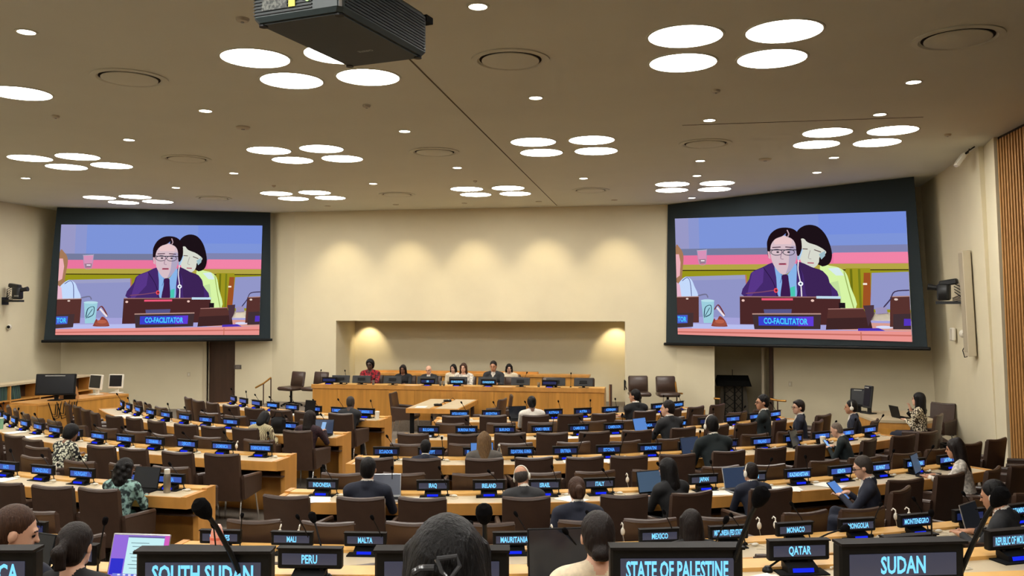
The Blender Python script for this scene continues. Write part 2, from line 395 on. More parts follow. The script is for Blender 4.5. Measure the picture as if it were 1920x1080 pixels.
for i, (x, y, tx, ty, wh) in enumerate([(-8.02, 23.1, -8.05, 23.6, 'over the person in red'), (-1.2, 23.1, -1.2, 23.6, 'over the empty podium end')]):
    r = empty('niche_spotlight', (x, y, NT), 0, f'small niche spotlight {wh}', 'downlight', 'spotlights in the podium niche')
    MB().lathe([(0.05, -0.001), (0.05, -0.02), (0.03, -0.02), (0.005, -0.005)], n=16).build('housing', M_DET, r)
    ld = bpy.data.lights.new('niche_beam', 'SPOT'); ld.energy = 42; ld.color = (1, 0.82, 0.5); ld.spot_size = math.radians(82); ld.spot_blend = 0.6; ld.shadow_soft_size = 0.02
    lo = bpy.data.objects.new('niche_beam', ld); COL.objects.link(lo); lo.parent = r; lo.location = (0, 0, -0.03)
    d = Vector((tx - x, ty - y, -0.75)); lo.rotation_euler = d.to_track_quat('-Z', 'Y').to_euler()

# ================================================================== projector hung from the ceiling
M_PJ = mat('projector_shell', (42, 54, 56), 0.5)
M_PJD = mat('projector_grille', (22, 28, 30), 0.6)
pr = empty('projector', (-2.21, 5.93, 4.6), math.radians(-13), 'large black projector hanging from the ceiling', 'projector')
MB().box((0, 0, 0.17), (0.70, 1.16, 0.33), bev=0.03).build('body', M_PJ, pr)
MB().box((0, 0, 0.001), (0.62, 1.08, 0.012)).build('base_plate', mat('projector_base', (50, 58, 60), 0.6), pr)
for i in range(12): MB().box((0.352, 0.0, 0.05 + i * 0.0215), (0.012, 1.06, 0.009)).build('louvre', M_PJD, pr)
for i in range(11): MB().box((-0.10, -0.582, 0.05 + i * 0.0215), (0.46, 0.012, 0.009)).build('louvre', M_PJD, pr)
MB().box((-0.16, -0.588, 0.12), (0.20, 0.006, 0.10)).build('rating_label', mat('rating_label', (96, 98, 92), 0.6, rgb2=(40, 44, 44), scale=60), pr)
MB().box((-0.02, -0.590, 0.12), (0.05, 0.008, 0.10)).build('warning_sticker', mat('warning_yellow', (205, 200, 70), 0.5), pr)
MB().box((0.16, -0.588, 0.18), (0.2, 0.008, 0.16)).build('control_panel', M_BLACK, pr)
for i in range(6): MB().box((0.10 + 0.03 * i, -0.593, 0.14 + 0.05 * (i % 2)), (0.014, 0.006, 0.012)).build('button', mat('button_pale', (190, 210, 190), 0.5), pr)
MB().ball((0.10, -0.594, 0.10), 0.012).build('status_lamp', emat('lamp_green', (190, 240, 150), 1.6), pr)
MB().tube([(0.335, -0.565, 0.03), (0.335, -0.565, 0.33)], 0.012).build('corner_post', M_CHROME, pr)
for sx in (-1, 1):
    for sy in (-1, 1): MB().lathe([(0.03, -0.012), (0.03, 0.0)], (sx * 0.30, sy * 0.52, 0), 12).build('foot', M_BLACK, pr)
lt = link('lettering', text_mesh('CHRISTIE', 0.035, 0.26), mat('embossed_grey', (150, 156, 156), 0.5), pr); lt.location = (0.03, 0.22, -0.007); lt.rotation_euler = (math.pi / 2, 0, math.pi)
for sx in (-1, 1): MB().box((sx * 0.22, 0.1, 0.515), (0.06, 0.5, 0.36)).build('mount_arm', M_BLACKM, pr)
MB().box((0, 0.1, 0.69), (0.7, 0.7, 0.02)).build('ceiling_bracket', M_BLACKM, pr)
MB().box((0.30, 0.60, 0.30), (0.12, 0.10, 0.05)).build('bracket_end', M_BLACKM, pr)
# ================================================================== curved desks
ROWS = {'A': 6.1, 'B': 8.2, 'C': 10.3, 'D': 12.48, 'E': 14.65, 'F': 17.1, 'G': 19.5}
FLOORZ = {'A': 0, 'B': 0, 'C': 0, 'D': 0, 'E': 0, 'F': 0.54, 'G': 1.18}
ADVZ = {'A': 0, 'B': 0, 'C': 0, 'D': 0, 'E': 0.18, 'F': 0.54, 'G': 1.18}
STEP = {'A': .565, 'B': .585, 'C': .585, 'D': .587, 'E': .596, 'F': .655, 'G': .60}
NAMES = {
 ('A', 1): ['ANTIGUA AND BARBUDA', 'ARGENTINA', 'ARMENIA', 'AUSTRALIA', 'AUSTRIA', 'AZERBAIJAN', 'BAHAMAS', 'BAHRAIN', 'BANGLADESH'],
 ('B', 1): ['BULGARIA', 'BURKINA FASO', 'BURUNDI', 'CABO VERDE', 'CAMBODIA', 'CAMEROON', 'CANADA', 'CENTRAL AFRICAN REP', 'CHAD', 'CHILE', 'CHINA', 'COLOMBIA'],
 ('C', 1): ['ECUADOR', 'EGYPT', 'EL SALVADOR', 'EQUATORIAL GUINEA', 'ERITREA', 'ESTONIA', 'ESWATINI', 'ETHIOPIA', 'FIJI', 'FINLAND', 'FRANCE', 'GABON', 'GAMBIA', 'GEORGIA'],
 ('D', 1): ['INDONESIA', 'IRAN (REPUBLIC OF)', 'IRAQ', 'IRELAND', 'ISRAEL', 'ITALY', 'JAMAICA', 'JAPAN', 'JORDAN', 'KAZAKHSTAN', 'KENYA', 'KUWAIT', 'KYRGYZSTAN', 'LAO PDR'],
 ('E', 1): ['MALDIVES', 'MALI', 'MALTA', 'MARSHALL ISLANDS', 'MAURITANIA', 'MAURITIUS', 'MEXICO', 'MICRONESIA (FED STATES)', 'MONACO', 'MONGOLIA', 'MONTENEGRO', 'MOROCCO', 'MOZAMBIQUE'],
 ('A', -1): ['ANGOLA', 'ANDORRA', 'ALGERIA', 'ALBANIA', 'AFGHANISTAN', 'HOLY SEE', 'EUROPEAN UNION', 'OBSERVER'],
 ('B', -1): ['BRUNEI DARUSSALAM', 'BRAZIL', 'BOTSWANA', 'BOSNIA', 'BOLIVIA', 'BHUTAN', 'BENIN', 'BELIZE', 'BELGIUM', 'BELARUS', 'BARBADOS'],
 ('C', -1): ['DOMINICAN REPUBLIC', 'DOMINICA', 'DJIBOUTI', 'DENMARK', 'DR CONGO', 'DPR KOREA', 'CZECHIA', 'CYPRUS', 'CUBA', 'CROATIA', "COTE D'IVOIRE", 'COSTA RICA', 'CONGO'],
 ('D', -1): ['INDIA', 'ICELAND', 'HUNGARY', 'HONDURAS', 'HAITI', 'GUYANA'],
 ('E', -1): ['MALAYSIA', 'MALAWI'],
 ('F', 1): ['PAPUA NEW GUINEA', 'PARAGUAY', 'PERU', 'PHILIPPINES', 'POLAND', 'PORTUGAL', 'QATAR', 'REPUBLIC OF KOREA', 'REPUBLIC OF MOLDOVA', 'ROMANIA'],
 ('G', 1): ['SOUTH AFRICA', 'SOUTH SUDAN', 'SPAIN', 'STATE OF PALESTINE', 'SUDAN', 'SURINAME']}
START = {'F': 1.28, 'G': 2.675}
NTH = ['first', 'second', 'third', 'fourth', 'fifth', 'sixth', 'seventh', 'eighth', 'ninth']
UNR = 'the unreadable {} sign from the front aisle'
BLOCKN = {1: 'centre block', -1: 'door side block'}
ORD = {'A': 'front', 'B': 'second', 'C': 'third', 'D': 'fourth', 'E': 'fifth', 'F': 'raised sixth', 'G': 'raised seventh'}
def seat_arc(row, side, k): return side * (START.get(row, 0.87) + STEP[row] * k)
def desk(row, side, a0, a1, end0, end1):
    R = ROWS[row]; z = FLOORZ[row]; p0, p1 = a0 / R, a1 / R; n = max(6, int(abs(a1 - a0) / 0.3))
    d = empty('curved_desk', (0, 0, 0), 0, f'long curved oak desk with pale inlay, {ORD[row]} row of the {BLOCKN[side]}', 'desk', 'curved delegate desks')
    def P(l): return [(R + r, z + h) for r, h in l]
    MB().sweep(P([(-.03, .715), (.332, .715), (.332, .742), (-.03, .742)]), p0, p1, n).build('worktop', M_INLAY, d)
    MB().sweep(P([(.332, .622), (.362, .630), (.362, .746), (.332, .746)]), p0, p1, n).build('edge_band', M_WOOD, d)
    MB().sweep(P([(-.20, .705), (-.03, .705), (-.03, .764), (-.20, .764)]), p0, p1, n).build('back_ledge', M_WOODL, d)
    MB().sweep(P([(-.20, 0), (-.165, 0), (-.165, .705), (-.20, .705)]), p0, p1, n).build('modesty_panel', M_WOOD, d)
    MB().sweep(P([(-.165, .50), (.22, .52), (.22, .535), (-.165, .515)]), p0, p1, n).build('under_shelf', M_DARKWOOD, d)
    t = 0.055 / R
    for a, s_ in ((p0, 1), (p1, -1)):
        MB().sweep(P([(-.21, 0), (.13, 0), (.13, .60), (.362, .630), (.362, .752), (-.03, .752), (-.03, .77), (-.21, .77)]), a - s_ * t * .1, a + s_ * t, 1).build('end_panel', M_WOOD, d)
    k = int(abs(a1 - a0) / 1.8)
    for i in range(1, k + 1):
        a = p0 + (p1 - p0) * i / (k + 1)
        MB().sweep(P([(-.165, 0), (.10, 0), (.10, .715), (-.165, .715)]), a - .015 / R, a + .015 / R, 1).build('support_panel', M_DARKWOOD, d)
    return d
LIM = {('A', 1): 9, ('B', 1): 12, ('C', 1): 14, ('D', 1): 14, ('E', 1): 13, ('A', -1): 8, ('B', -1): 11, ('C', -1): 13, ('D', -1): 6, ('E', -1): 2, ('F', 1): 10, ('G', 1): 6}
for (row, side), n in LIM.items():
    if row in 'FG':
        desk(row, 1, START[row] - .32, seat_arc(row, 1, n - 1) + .3, 0, 0)
    else:
        a_in, a_out = side * 0.45, seat_arc(row, side, n - 1) + side * 0.36
        desk(row, side, min(a_in, a_out), max(a_in, a_out), 0, 0)

# ================================================================== things on the desks
def make_console():
    r = empty('desk_sign')
    MB().box((0, -.005, .004), (.27, .16, .008)).build('base_mat', M_BLACKM, r)
    MB().add([(-.085, -.055, .008), (.085, -.055, .008), (.085, .04, .008), (-.085, .04, .008), (-.085, -.045, .036), (.085, -.045, .036), (.085, .04, .062), (-.085, .04, .062)],
             [(3, 2, 1, 0), (4, 5, 6, 7), (0, 1, 5, 4), (1, 2, 6, 5), (2, 3, 7, 6), (3, 0, 4, 7)]).build('console_body', M_BLACK, r)
    MB().box((0, -.0535, .0225), (.115, .006, .022), RX(math.radians(-18))).build('menu_display', M_LCD, r)
    MB().box((0, .018, .114), (.34, .045, .106), bev=.006).build('sign_housing', M_BLACK, r)
    h = [c for c in r.children if c.name.startswith('sign_housing')][0]
    MB().box((0, .010, .1685), (.344, .055, .007)).build('hood', M_HOOD, h)
    MB().box((0, -.0055, .112), (.29, .003, .058)).build('name_screen', M_SCR_G, h)
    for sx in (-1, 1): MB().box((sx * .06, .02, .057), (.02, .03, .02)).build('bracket', M_BLACK, r)
    return proto(r)
CONS = make_console()
ALT = {}
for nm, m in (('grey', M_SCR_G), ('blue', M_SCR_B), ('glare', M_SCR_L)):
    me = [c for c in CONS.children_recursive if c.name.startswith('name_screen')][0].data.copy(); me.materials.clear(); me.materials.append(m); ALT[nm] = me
_lb = [c for c in CONS.children if c.name.startswith('menu_display')][0].data
_lw = [c for c in CONS.children if c.name.startswith('menu_display')][0].data.copy(); _lw.materials.clear(); _lw.materials.append(M_LCDW)
_cons_used = False
SIGNS = []
def place_sign(name, loc, rz, label, screen='grey', lcd_white=False, far=False, txt_h=.043, group='desk name signs'):
    global _cons_used
    o = CONS if not _cons_used else copy_tree(CONS); _cons_used = True
    o.location = loc; o.rotation_euler = (0, 0, rz); tag(o, label, 'name sign', group)
    kids = list(o.children); house = [c for c in kids if c.name.startswith('sign_housing')][0]; kids += list(house.children)
    for c in kids:
        if c.name.startswith('name_screen') and screen in ALT: c.data = ALT[screen]
        if c.name.startswith('menu_display'): c.data = _lw if lcd_white else _lb
    if name:
        me = text_mesh(name, txt_h, .262)
        if len(me.materials) == 0: me.materials.append(M_TXTB if far else M_TXT)
        t = link('lettering', text_mesh(name, txt_h, .262), None, house); t.location = (0, -.0078, .112)
    return o
def make_mic(lean, L=.36, seed=0):
    r = empty('gooseneck_microphone'); h = Vector(lean)
    b = Vector((0, 0, 0))
    MB().lathe([(.022, 0), (.022, .012), (.012, .022)], n=12).build('base', M_BLACK, r, True)
    pts = [Vector((0, 0, .015)), Vector((0, 0, .05)) + h * .1, h * .55 + Vector((0, 0, .04)), h]
    MB().tube(pts, [.0055, .005, .0045, .0045], 6).build('stem', M_BLACK, r, True)
    d = (pts[-1] - pts[-2]); d.normalize()
    q = d.to_track_quat('Z', 'Y').to_matrix(); m = MB()
    m.lathe([(.006, -.01), (.012, 0), (.0155, .018), (.014, .034), (.006, .042)], n=10); m.v = [tuple(q @ Vector(v) + h) for v in m.v]
    m.build('foam_head', M_FOAM, r, True)
    return proto(r)
MICS = [make_mic((-.10, -.10, .30)), make_mic((-.16, -.06, .26)), make_mic((-.04, -.16, .30)), make_mic((-.13, .05, .28)), make_mic((.05, -.12, .30))]
_mu = [False] * 5
def place_mic(v, loc, rz, label):
    o = MICS[v] if not _mu[v] else copy_tree(MICS[v]); _mu[v] = True
    o.location = loc; o.rotation_euler = (0, 0, rz); return tag(o, label, 'microphone', 'gooseneck microphones')
def make_ear():
    r = empty('earpiece')
    m = MB(); m.ball((0, 0, .014), (.033, .016, .014), 12, 6); m.build('ear_body', M_WHITE, r, True)
    m = MB(); m.tube([(-.02 + .035 * math.cos(t), .022 * math.sin(t) + .012, .012) for t in np.linspace(-.6, 3.6, 9)], .004, 6); m.build('ear_hook', M_WHITE, r, True)
    m = MB(); m.tube([(.03, 0, .008), (.06, -.05, .004), (.03, -.12, .004), (-.04, -.10, .004)], .0022, 5); m.build('cable', mat('cable_grey', (196, 186, 168), 0.5), r)
    return proto(r)
EAR = make_ear(); _eu = False
def place_ear(loc, rz, label, hang=False):
    global _eu
    o = EAR if not _eu else copy_tree(EAR); _eu = True
    o.location = loc; o.rotation_euler = (0, 0, rz); return tag(o, label, 'earpiece', 'white earpieces')
DROP_MIC = {'SOUTH SUDAN', 'SPAIN', 'STATE OF PALESTINE', 'SUDAN', 'SOUTH AFRICA', 'PERU', 'QATAR'}
for (row, side), n in LIM.items():
    R = ROWS[row]; z = FLOORZ[row] + .742
    for k in range(n):
        nm = NAMES[(row, side)][k]; arc = seat_arc(row, side, k); p, a = polar(R, arc); p.z = z
        visible = not (side == -1 and row == 'A' and k >= 5)
        scr = 'grey' if row in 'DEFG' else 'blue'
        if side == -1 or (row in 'ABCD' and k >= 9): scr = 'glare'
        if (row, side, k) == ('E', -1, 0): scr = 'blue'
        if row == 'E' and k >= 7: scr = 'blue' if k > 9 else 'grey'
        lab = f'black desk sign lit with {nm.title()} above a small display' if visible else f'black desk sign with unreadable pale screen, the {NTH[k]} from the aisle in the front row'
        place_sign(nm if visible else None, p, a + random.uniform(-.05, .05), lab, scr, nm in ('MALI', 'BULGARIA'), far=row in 'ABC' or side == -1)
        SIGNS.append((nm, p.copy(), row, side, k))
        who = f'the {nm.title()} sign' if visible else UNR.format(NTH[k])
        t = Vector((math.cos(a), math.sin(a), 0)); inn = Vector((-math.sin(a), math.cos(a), 0))
        if nm not in DROP_MIC:
            place_mic(random.choice((0, 0, 1, 2, 3, 4)) if side == 1 else random.choice((0, 1, 1, 3)), p + t * .155 + inn * .03, a + random.uniform(-.4, .4), f'black gooseneck microphone beside {who}')
        place_ear(p + t * (.215 + random.uniform(-.01, .02)) - inn * .02, a + random.uniform(-.5, .6), f'white earpiece with cable lying beside {who}')

def near_sign(p):
    return min(SIGNS, key=lambda s: (s[1].x - p.x) ** 2 + (s[1].y - p.y) ** 2)
# long microphones of the two rows nearest the camera
def long_mic(base, head, label, r=.0075):
    q = empty('gooseneck_microphone', base, 0, label, 'microphone', 'gooseneck microphones'); h = Vector(head) - Vector(base)
    MB().lathe([(.028, 0), (.028, .014), (.014, .03)], n=14).build('base', M_BLACK, q, True)
    mid = h * .5 + Vector((0, 0, .03)); pts = [Vector((0, 0, .02)), h * .2 + Vector((0, 0, .03)), mid, h * .8 + Vector((0, 0, .02)), h]
    MB().tube(pts, [r, r, r * .9, r * .8, r * .8], 8).build('stem', M_BLACK, q, True)
    d = h - pts[-2]; d.normalize(); k = d.to_track_quat('Z', 'Y').to_matrix(); m = MB()
    m.lathe([(.008, -.016), (.013, -.008), (.017, 0), (.021, .018), (.020, .034), (.008, .046)], n=14); m.v = [tuple(k @ Vector(v) + h) for v in m.v]
    m.build('foam_head', M_FOAM, q, True)
zG, zF = 1.18 + .742, .54 + .742
for nm, bx, hx, hy, dd in (('South Sudan', 478, 386, 962, 2.25), ('Spain', 912, 908, 972, 2.25), ('State of Palestine', 1352, 1421, 940, 2.25), ('Sudan', 1782, 1868, 940, 2.2)):
    arc, t = on_ring(bx, 19.46); p, a = polar(19.46, arc); p.z = zG
    _, t2 = on_ring(hx, 19.6); v = ray(hx, hy); s_ = t2 / math.hypot(v.x, v.y); long_mic(p, _C + v * s_, f'long gooseneck microphone in front of the {nm} sign')
for nm, bx, hx, hy in (('Peru', 616, 588, 975), ('Qatar', 1436, 1580, 992)):
    arc, t = on_ring(bx, 17.08); p, a = polar(17.08, arc); p.z = zF
    _, t2 = on_ring(hx, 17.0); v = ray(hx, hy); s_ = t2 / math.hypot(v.x, v.y); long_mic(p, _C + v * s_, f'long gooseneck microphone in front of the {nm} sign', .006)

# ================================================================== chairs
def make_chair():
    """delegate chair facing +y, origin on the floor under the seat"""
    r = empty('armchair')
    MB().box((0, .02, .435), (.46, .46, .09), bev=.03).build('seat', M_LEATHER, r, True)
    # upholstered back: a leaning slab, slightly hollow along its top edge
    nx, nz = 8, 6; vs = []; fs = []
    for side in (0, 1):
        for j in range(nz + 1):
            for i in range(nx + 1):
                u = i / nx * 2 - 1; v = j / nz
                z = .34 + .56 * v + (.018 * u * u * v - .008 * v)
                y = -.20 - .085 * v - (.065 if side == 0 else 0) * (1 - .25 * v) + .02 * u * u
                vs.append((u * (.222 + .008 * v), y, z))
    N = (nx + 1) * (nz + 1)
    for j in range(nz):
        for i in range(nx):
            a = j * (nx + 1) + i; fs.append((a, a + 1, a + nx + 2, a + nx + 1)); fs.append((N + a, N + a + nx + 1, N + a + nx + 2, N + a + 1))
    for i in range(nx):
        fs.append((i, N + i, N + i + 1, i + 1)); a = nz * (nx + 1) + i; fs.append((a, a + 1, N + a + 1, N + a))
    for j in range(nz):
        a = j * (nx + 1); fs.append((a, a + nx + 1, N + a + nx + 1, N + a)); a += nx; fs.append((a, N + a, N + a + nx + 1, a + nx + 1))
    MB().add(vs, fs).build('backrest', M_LEATHER, r, True)
    bk = [c for c in r.children if c.name.startswith('backrest')][0]
    pts = [(u * .226, -.312 + .02 * u * u, .898 + .018 * u * u) for u in np.linspace(-1, 1, 9)]
    MB().tube(pts, [.020] + [.027] * 7 + [.020], 8).build('top_roll', M_LEATHER, bk, True)
    for sx in (-1, 1):
        x = sx * .252
        MB().add([(x - .022, -.22, .36), (x + .022, -.22, .36), (x + .022, .22, .40), (x - .022, .22, .40), (x - .022, -.25, .635), (x + .022, -.25, .635), (x + .022, .23, .605), (x - .022, .23, .605)],
                 [(3, 2, 1, 0), (4, 5, 6, 7), (0, 1, 5, 4), (1, 2, 6, 5), (2, 3, 7, 6), (3, 0, 4, 7)]).build('arm', M_LEATHER, r)
        MB().tube([(x, -.25, .637), (x, .225, .607)], .026, 8).build('arm_pad', M_LEATHER, [c for c in r.children if c.name.startswith('arm')][-1], True)
        MB().tube([(sx * .20, .20, .40), (sx * .235, .235, 0)], [.013, .010], 8).build('leg', M_CHROME, r, True)
        MB().tube([(sx * .20, -.17, .40), (sx * .225, -.27, 0)], [.013, .010], 8).build('leg', M_CHROME, r, True)
    MB().box((0, .01, .385), (.42, .40, .02)).build('seat_frame', M_LEATHER2, r)
    return proto(r)
CHAIR = make_chair(); _cu = False
def place_chair(loc, rz, label, group='brown leather delegate chairs'):
    global _cu
    o = CHAIR if not _cu else copy_tree(CHAIR); _cu = True
    o.location = loc; o.rotation_euler = (0, 0, rz); return tag(o, label, 'chair', group)
# ================================================================== people: smooth bodies grown from tapered limbs
def _cone(P, a, b, r1, r2):
    ab = b - a; L2 = max(float(ab @ ab), 1e-9); t = np.clip(((P - a) @ ab) / L2, 0, 1)
    return np.linalg.norm(P - a - t[..., None] * ab, axis=-1) - (r1 + (r2 - r1) * t)
def _ell(P, c, r, M):
    q = P - c
    if M is not None: q = q @ M
    k0 = np.linalg.norm(q / r, axis=-1); k1 = np.linalg.norm(q / (r * r), axis=-1)
    return k0 * (k0 - 1) / np.maximum(k1, 1e-6)
def _dist(p, P):
    return _cone(P, *p[1:5]) if p[0] == 'c' else _ell(P, *p[1:4])
def _box(p, m):
    if p[0] == 'c':
        r = max(p[3], p[4]) + m; return np.minimum(p[1], p[2]) - r, np.maximum(p[1], p[2]) + r
    r = float(np.max(p[2])) + m; return p[1] - r, p[1] + r
def grow(prims, vox, cuts=(), k=.03, mats=None, rough=0):
    """surface of a smooth union (dual contouring on a grid); returns verts, quads, material per quad"""
    lo = np.min([_box(p, .03)[0] for p in prims], 0); hi = np.max([_box(p, .03)[1] for p in prims], 0)
    n = np.ceil((hi - lo) / vox).astype(int) + 2
    ax = [lo[i] + vox * np.arange(n[i]) for i in range(3)]
    D = np.full(n, 1.0)
    for p in prims:
        kk = p[-1] if isinstance(p[-1], float) else k
        a, b = _box(p, kk + 2 * vox)
        i0 = np.maximum(((a - lo) / vox).astype(int), 0); i1 = np.minimum(np.ceil((b - lo) / vox).astype(int) + 1, n)
        sl = tuple(slice(i0[i], i1[i]) for i in range(3))
        P = np.stack(np.meshgrid(*[ax[i][sl[i]] for i in range(3)], indexing='ij'), -1)
        d = _dist(p, P); e = D[sl]; h = np.maximum(kk - np.abs(d - e), 0) / kk
        D[sl] = np.minimum(d, e) - h * h * kk * .25
    if cuts:
        P = np.stack(np.meshgrid(*ax, indexing='ij'), -1)
        for c in cuts:
            D = np.maximum(D, -_dist(c, P) if c[0] in 'ce' else (P @ c[1] - c[2]))
    if rough:
        X, Y, Z = np.meshgrid(*ax, indexing='ij')
        D = D + rough * (np.sin(230 * X + 40 * Y + 3 * np.sin(31 * Z)) * np.cos(210 * Y - 60 * Z + 2 * np.sin(47 * X)) + .5 * np.sin(420 * X + 90 * Z) * np.sin(380 * Y))
    S = D < 0
    C = [(i, j, l) for i in (0, 1) for j in (0, 1) for l in (0, 1)]
    def cs(A, o): return A[o[0]:A.shape[0] - 1 + o[0], o[1]:A.shape[1] - 1 + o[1], o[2]:A.shape[2] - 1 + o[2]]
    cnt = sum(cs(S, o).astype(np.int8) for o in C); mask = (cnt > 0) & (cnt < 8)
    ids = np.argwhere(mask); idx = np.full(mask.shape, -1); idx[mask] = np.arange(len(ids))
    vals = {o: cs(D, o)[mask] for o in C}
    acc = np.zeros((len(ids), 3)); num = np.zeros(len(ids))
    for o in C:
        for x in range(3):
            if o[x]: continue
            q = tuple(1 if i == x else o[i] for i in range(3)); v0, v1 = vals[o], vals[q]
            m = (v0 < 0) != (v1 < 0); t = np.where(m, v0 / np.where(m, v0 - v1, 1), 0)
            pos = np.tile(np.array(o, float), (len(ids), 1)); pos[:, x] += t
            acc[m] += pos[m]; num[m] += 1
    V = lo + (ids + acc / np.maximum(num, 1)[:, None]) * vox
    F = []
    for x in range(3):
        y, z = (x + 1) % 3, (x + 2) % 3
        a = [slice(None)] * 3; b = [slice(None)] * 3; a[x] = slice(0, -1); b[x] = slice(1, None)
        s0, s1 = S[tuple(a)], S[tuple(b)]; e = np.argwhere(s0 != s1)
        e = e[(e[:, y] > 0) & (e[:, z] > 0)]
        if len(e) == 0: continue
        sg = s0[tuple(e.T)]
        def cid(dy, dz):
            w_ = e.copy(); w_[:, y] -= dy; w_[:, z] -= dz; return idx[np.minimum(w_[:, 0], mask.shape[0] - 1), np.minimum(w_[:, 1], mask.shape[1] - 1), np.minimum(w_[:, 2], mask.shape[2] - 1)]
        q = np.stack([cid(1, 1), cid(0, 1), cid(0, 0), cid(1, 0)], 1); q[~sg] = q[~sg][:, ::-1]; F.append(q)
    F = np.concatenate(F); F = F[(F >= 0).all(1)]
    mi = None
    if mats is not None:
        c = V[F].mean(1); best = np.full(len(c), 9.0); mi = np.zeros(len(c), int)
        for p, m in zip(prims, mats):
            d = _dist(p, c) - (.004 if m == 0 else 0); w_ = d < best; best[w_] = d[w_]; mi[w_] = m
    return V, F, mi
def raw_mesh(name, V, F, mats, mi=None):
    me = bpy.data.meshes.new(name); me.vertices.add(len(V)); me.vertices.foreach_set('co', V.ravel().astype(np.float32))
    me.loops.add(len(F) * 4); me.loops.foreach_set('vertex_index', F.ravel().astype(np.int32))
    me.polygons.add(len(F)); me.polygons.foreach_set('loop_start', np.arange(len(F), dtype=np.int32) * 4); me.polygons.foreach_set('loop_total', np.full(len(F), 4, np.int32))
    for m in mats: me.materials.append(m)
    me.polygons.foreach_set('use_smooth', [True] * len(F))
    if mi is not None: me.polygons.foreach_set('material_index', mi.astype(np.int32))
    me.update(calc_edges=True); me.validate(); return me
A3 = lambda *v: np.array(v, float)
SKIN = {'light': (214, 166, 138), 'tan': (186, 134, 102), 'brown': (122, 82, 60), 'dark': (72, 50, 40)}
def skin(t): return mat('skin_' + t, SKIN[t], 0.5, noise=.05, scale=12)
def hair_mat(n, rgb): return mat('hair_' + n, rgb, 0.5, noise=.4, scale=26, stretch=(6, 6, .7), bump=.6, spec=.22)
HAIR = {'black': (15, 12, 12), 'dark': (28, 20, 17), 'brown': (62, 40, 27), 'blond': (108, 82, 54), 'grey': (112, 98, 86), 'greyd': (58, 51, 46)}
def cloth(n, rgb, rgb2=None, scale=30, kind='noise'):
    return mat('cloth_' + n, rgb, 0.85, noise=0 if rgb2 else .12, scale=scale if rgb2 else 40, rgb2=rgb2, kind=kind)
SUIT = {'black': (24, 24, 26), 'navy': (26, 30, 46), 'grey': (52, 52, 54), 'charcoal': (36, 37, 40), 'green': (20, 30, 32), 'white': (214, 206, 194), 'greyw': (86, 80, 74), 'maroon': (62, 26, 34), 'red': (150, 24, 36), 'teal': (110, 150, 144), 'brownd': (52, 36, 36), 'cream': (222, 206, 176)}
PAT = {'pat_bw': ((206, 204, 180), (26, 26, 24), 34, 'voronoi'), 'pat_red': ((168, 26, 40), (52, 12, 20), 26, 'noise'), 'pat_maroon': ((60, 28, 36), (28, 16, 20), 60, 'noise'), 'pat_leopard': ((232, 220, 190), (60, 48, 34), 36, 'voronoi'), 'pat_lace': ((224, 216, 204), (176, 168, 156), 30, 'noise'), 'pat_teal': ((150, 186, 178), (30, 44, 44), 22, 'noise'), 'pat_stripe': ((216, 204, 160), (90, 70, 50), 18, 'wave')}
def cl_mat(n):
    if n in PAT: c = PAT[n]; return mat('cloth_' + n, c[0], .85, rgb2=c[1], scale=c[2], kind=c[3])
    return cloth(n, SUIT[n])
NP = [0]
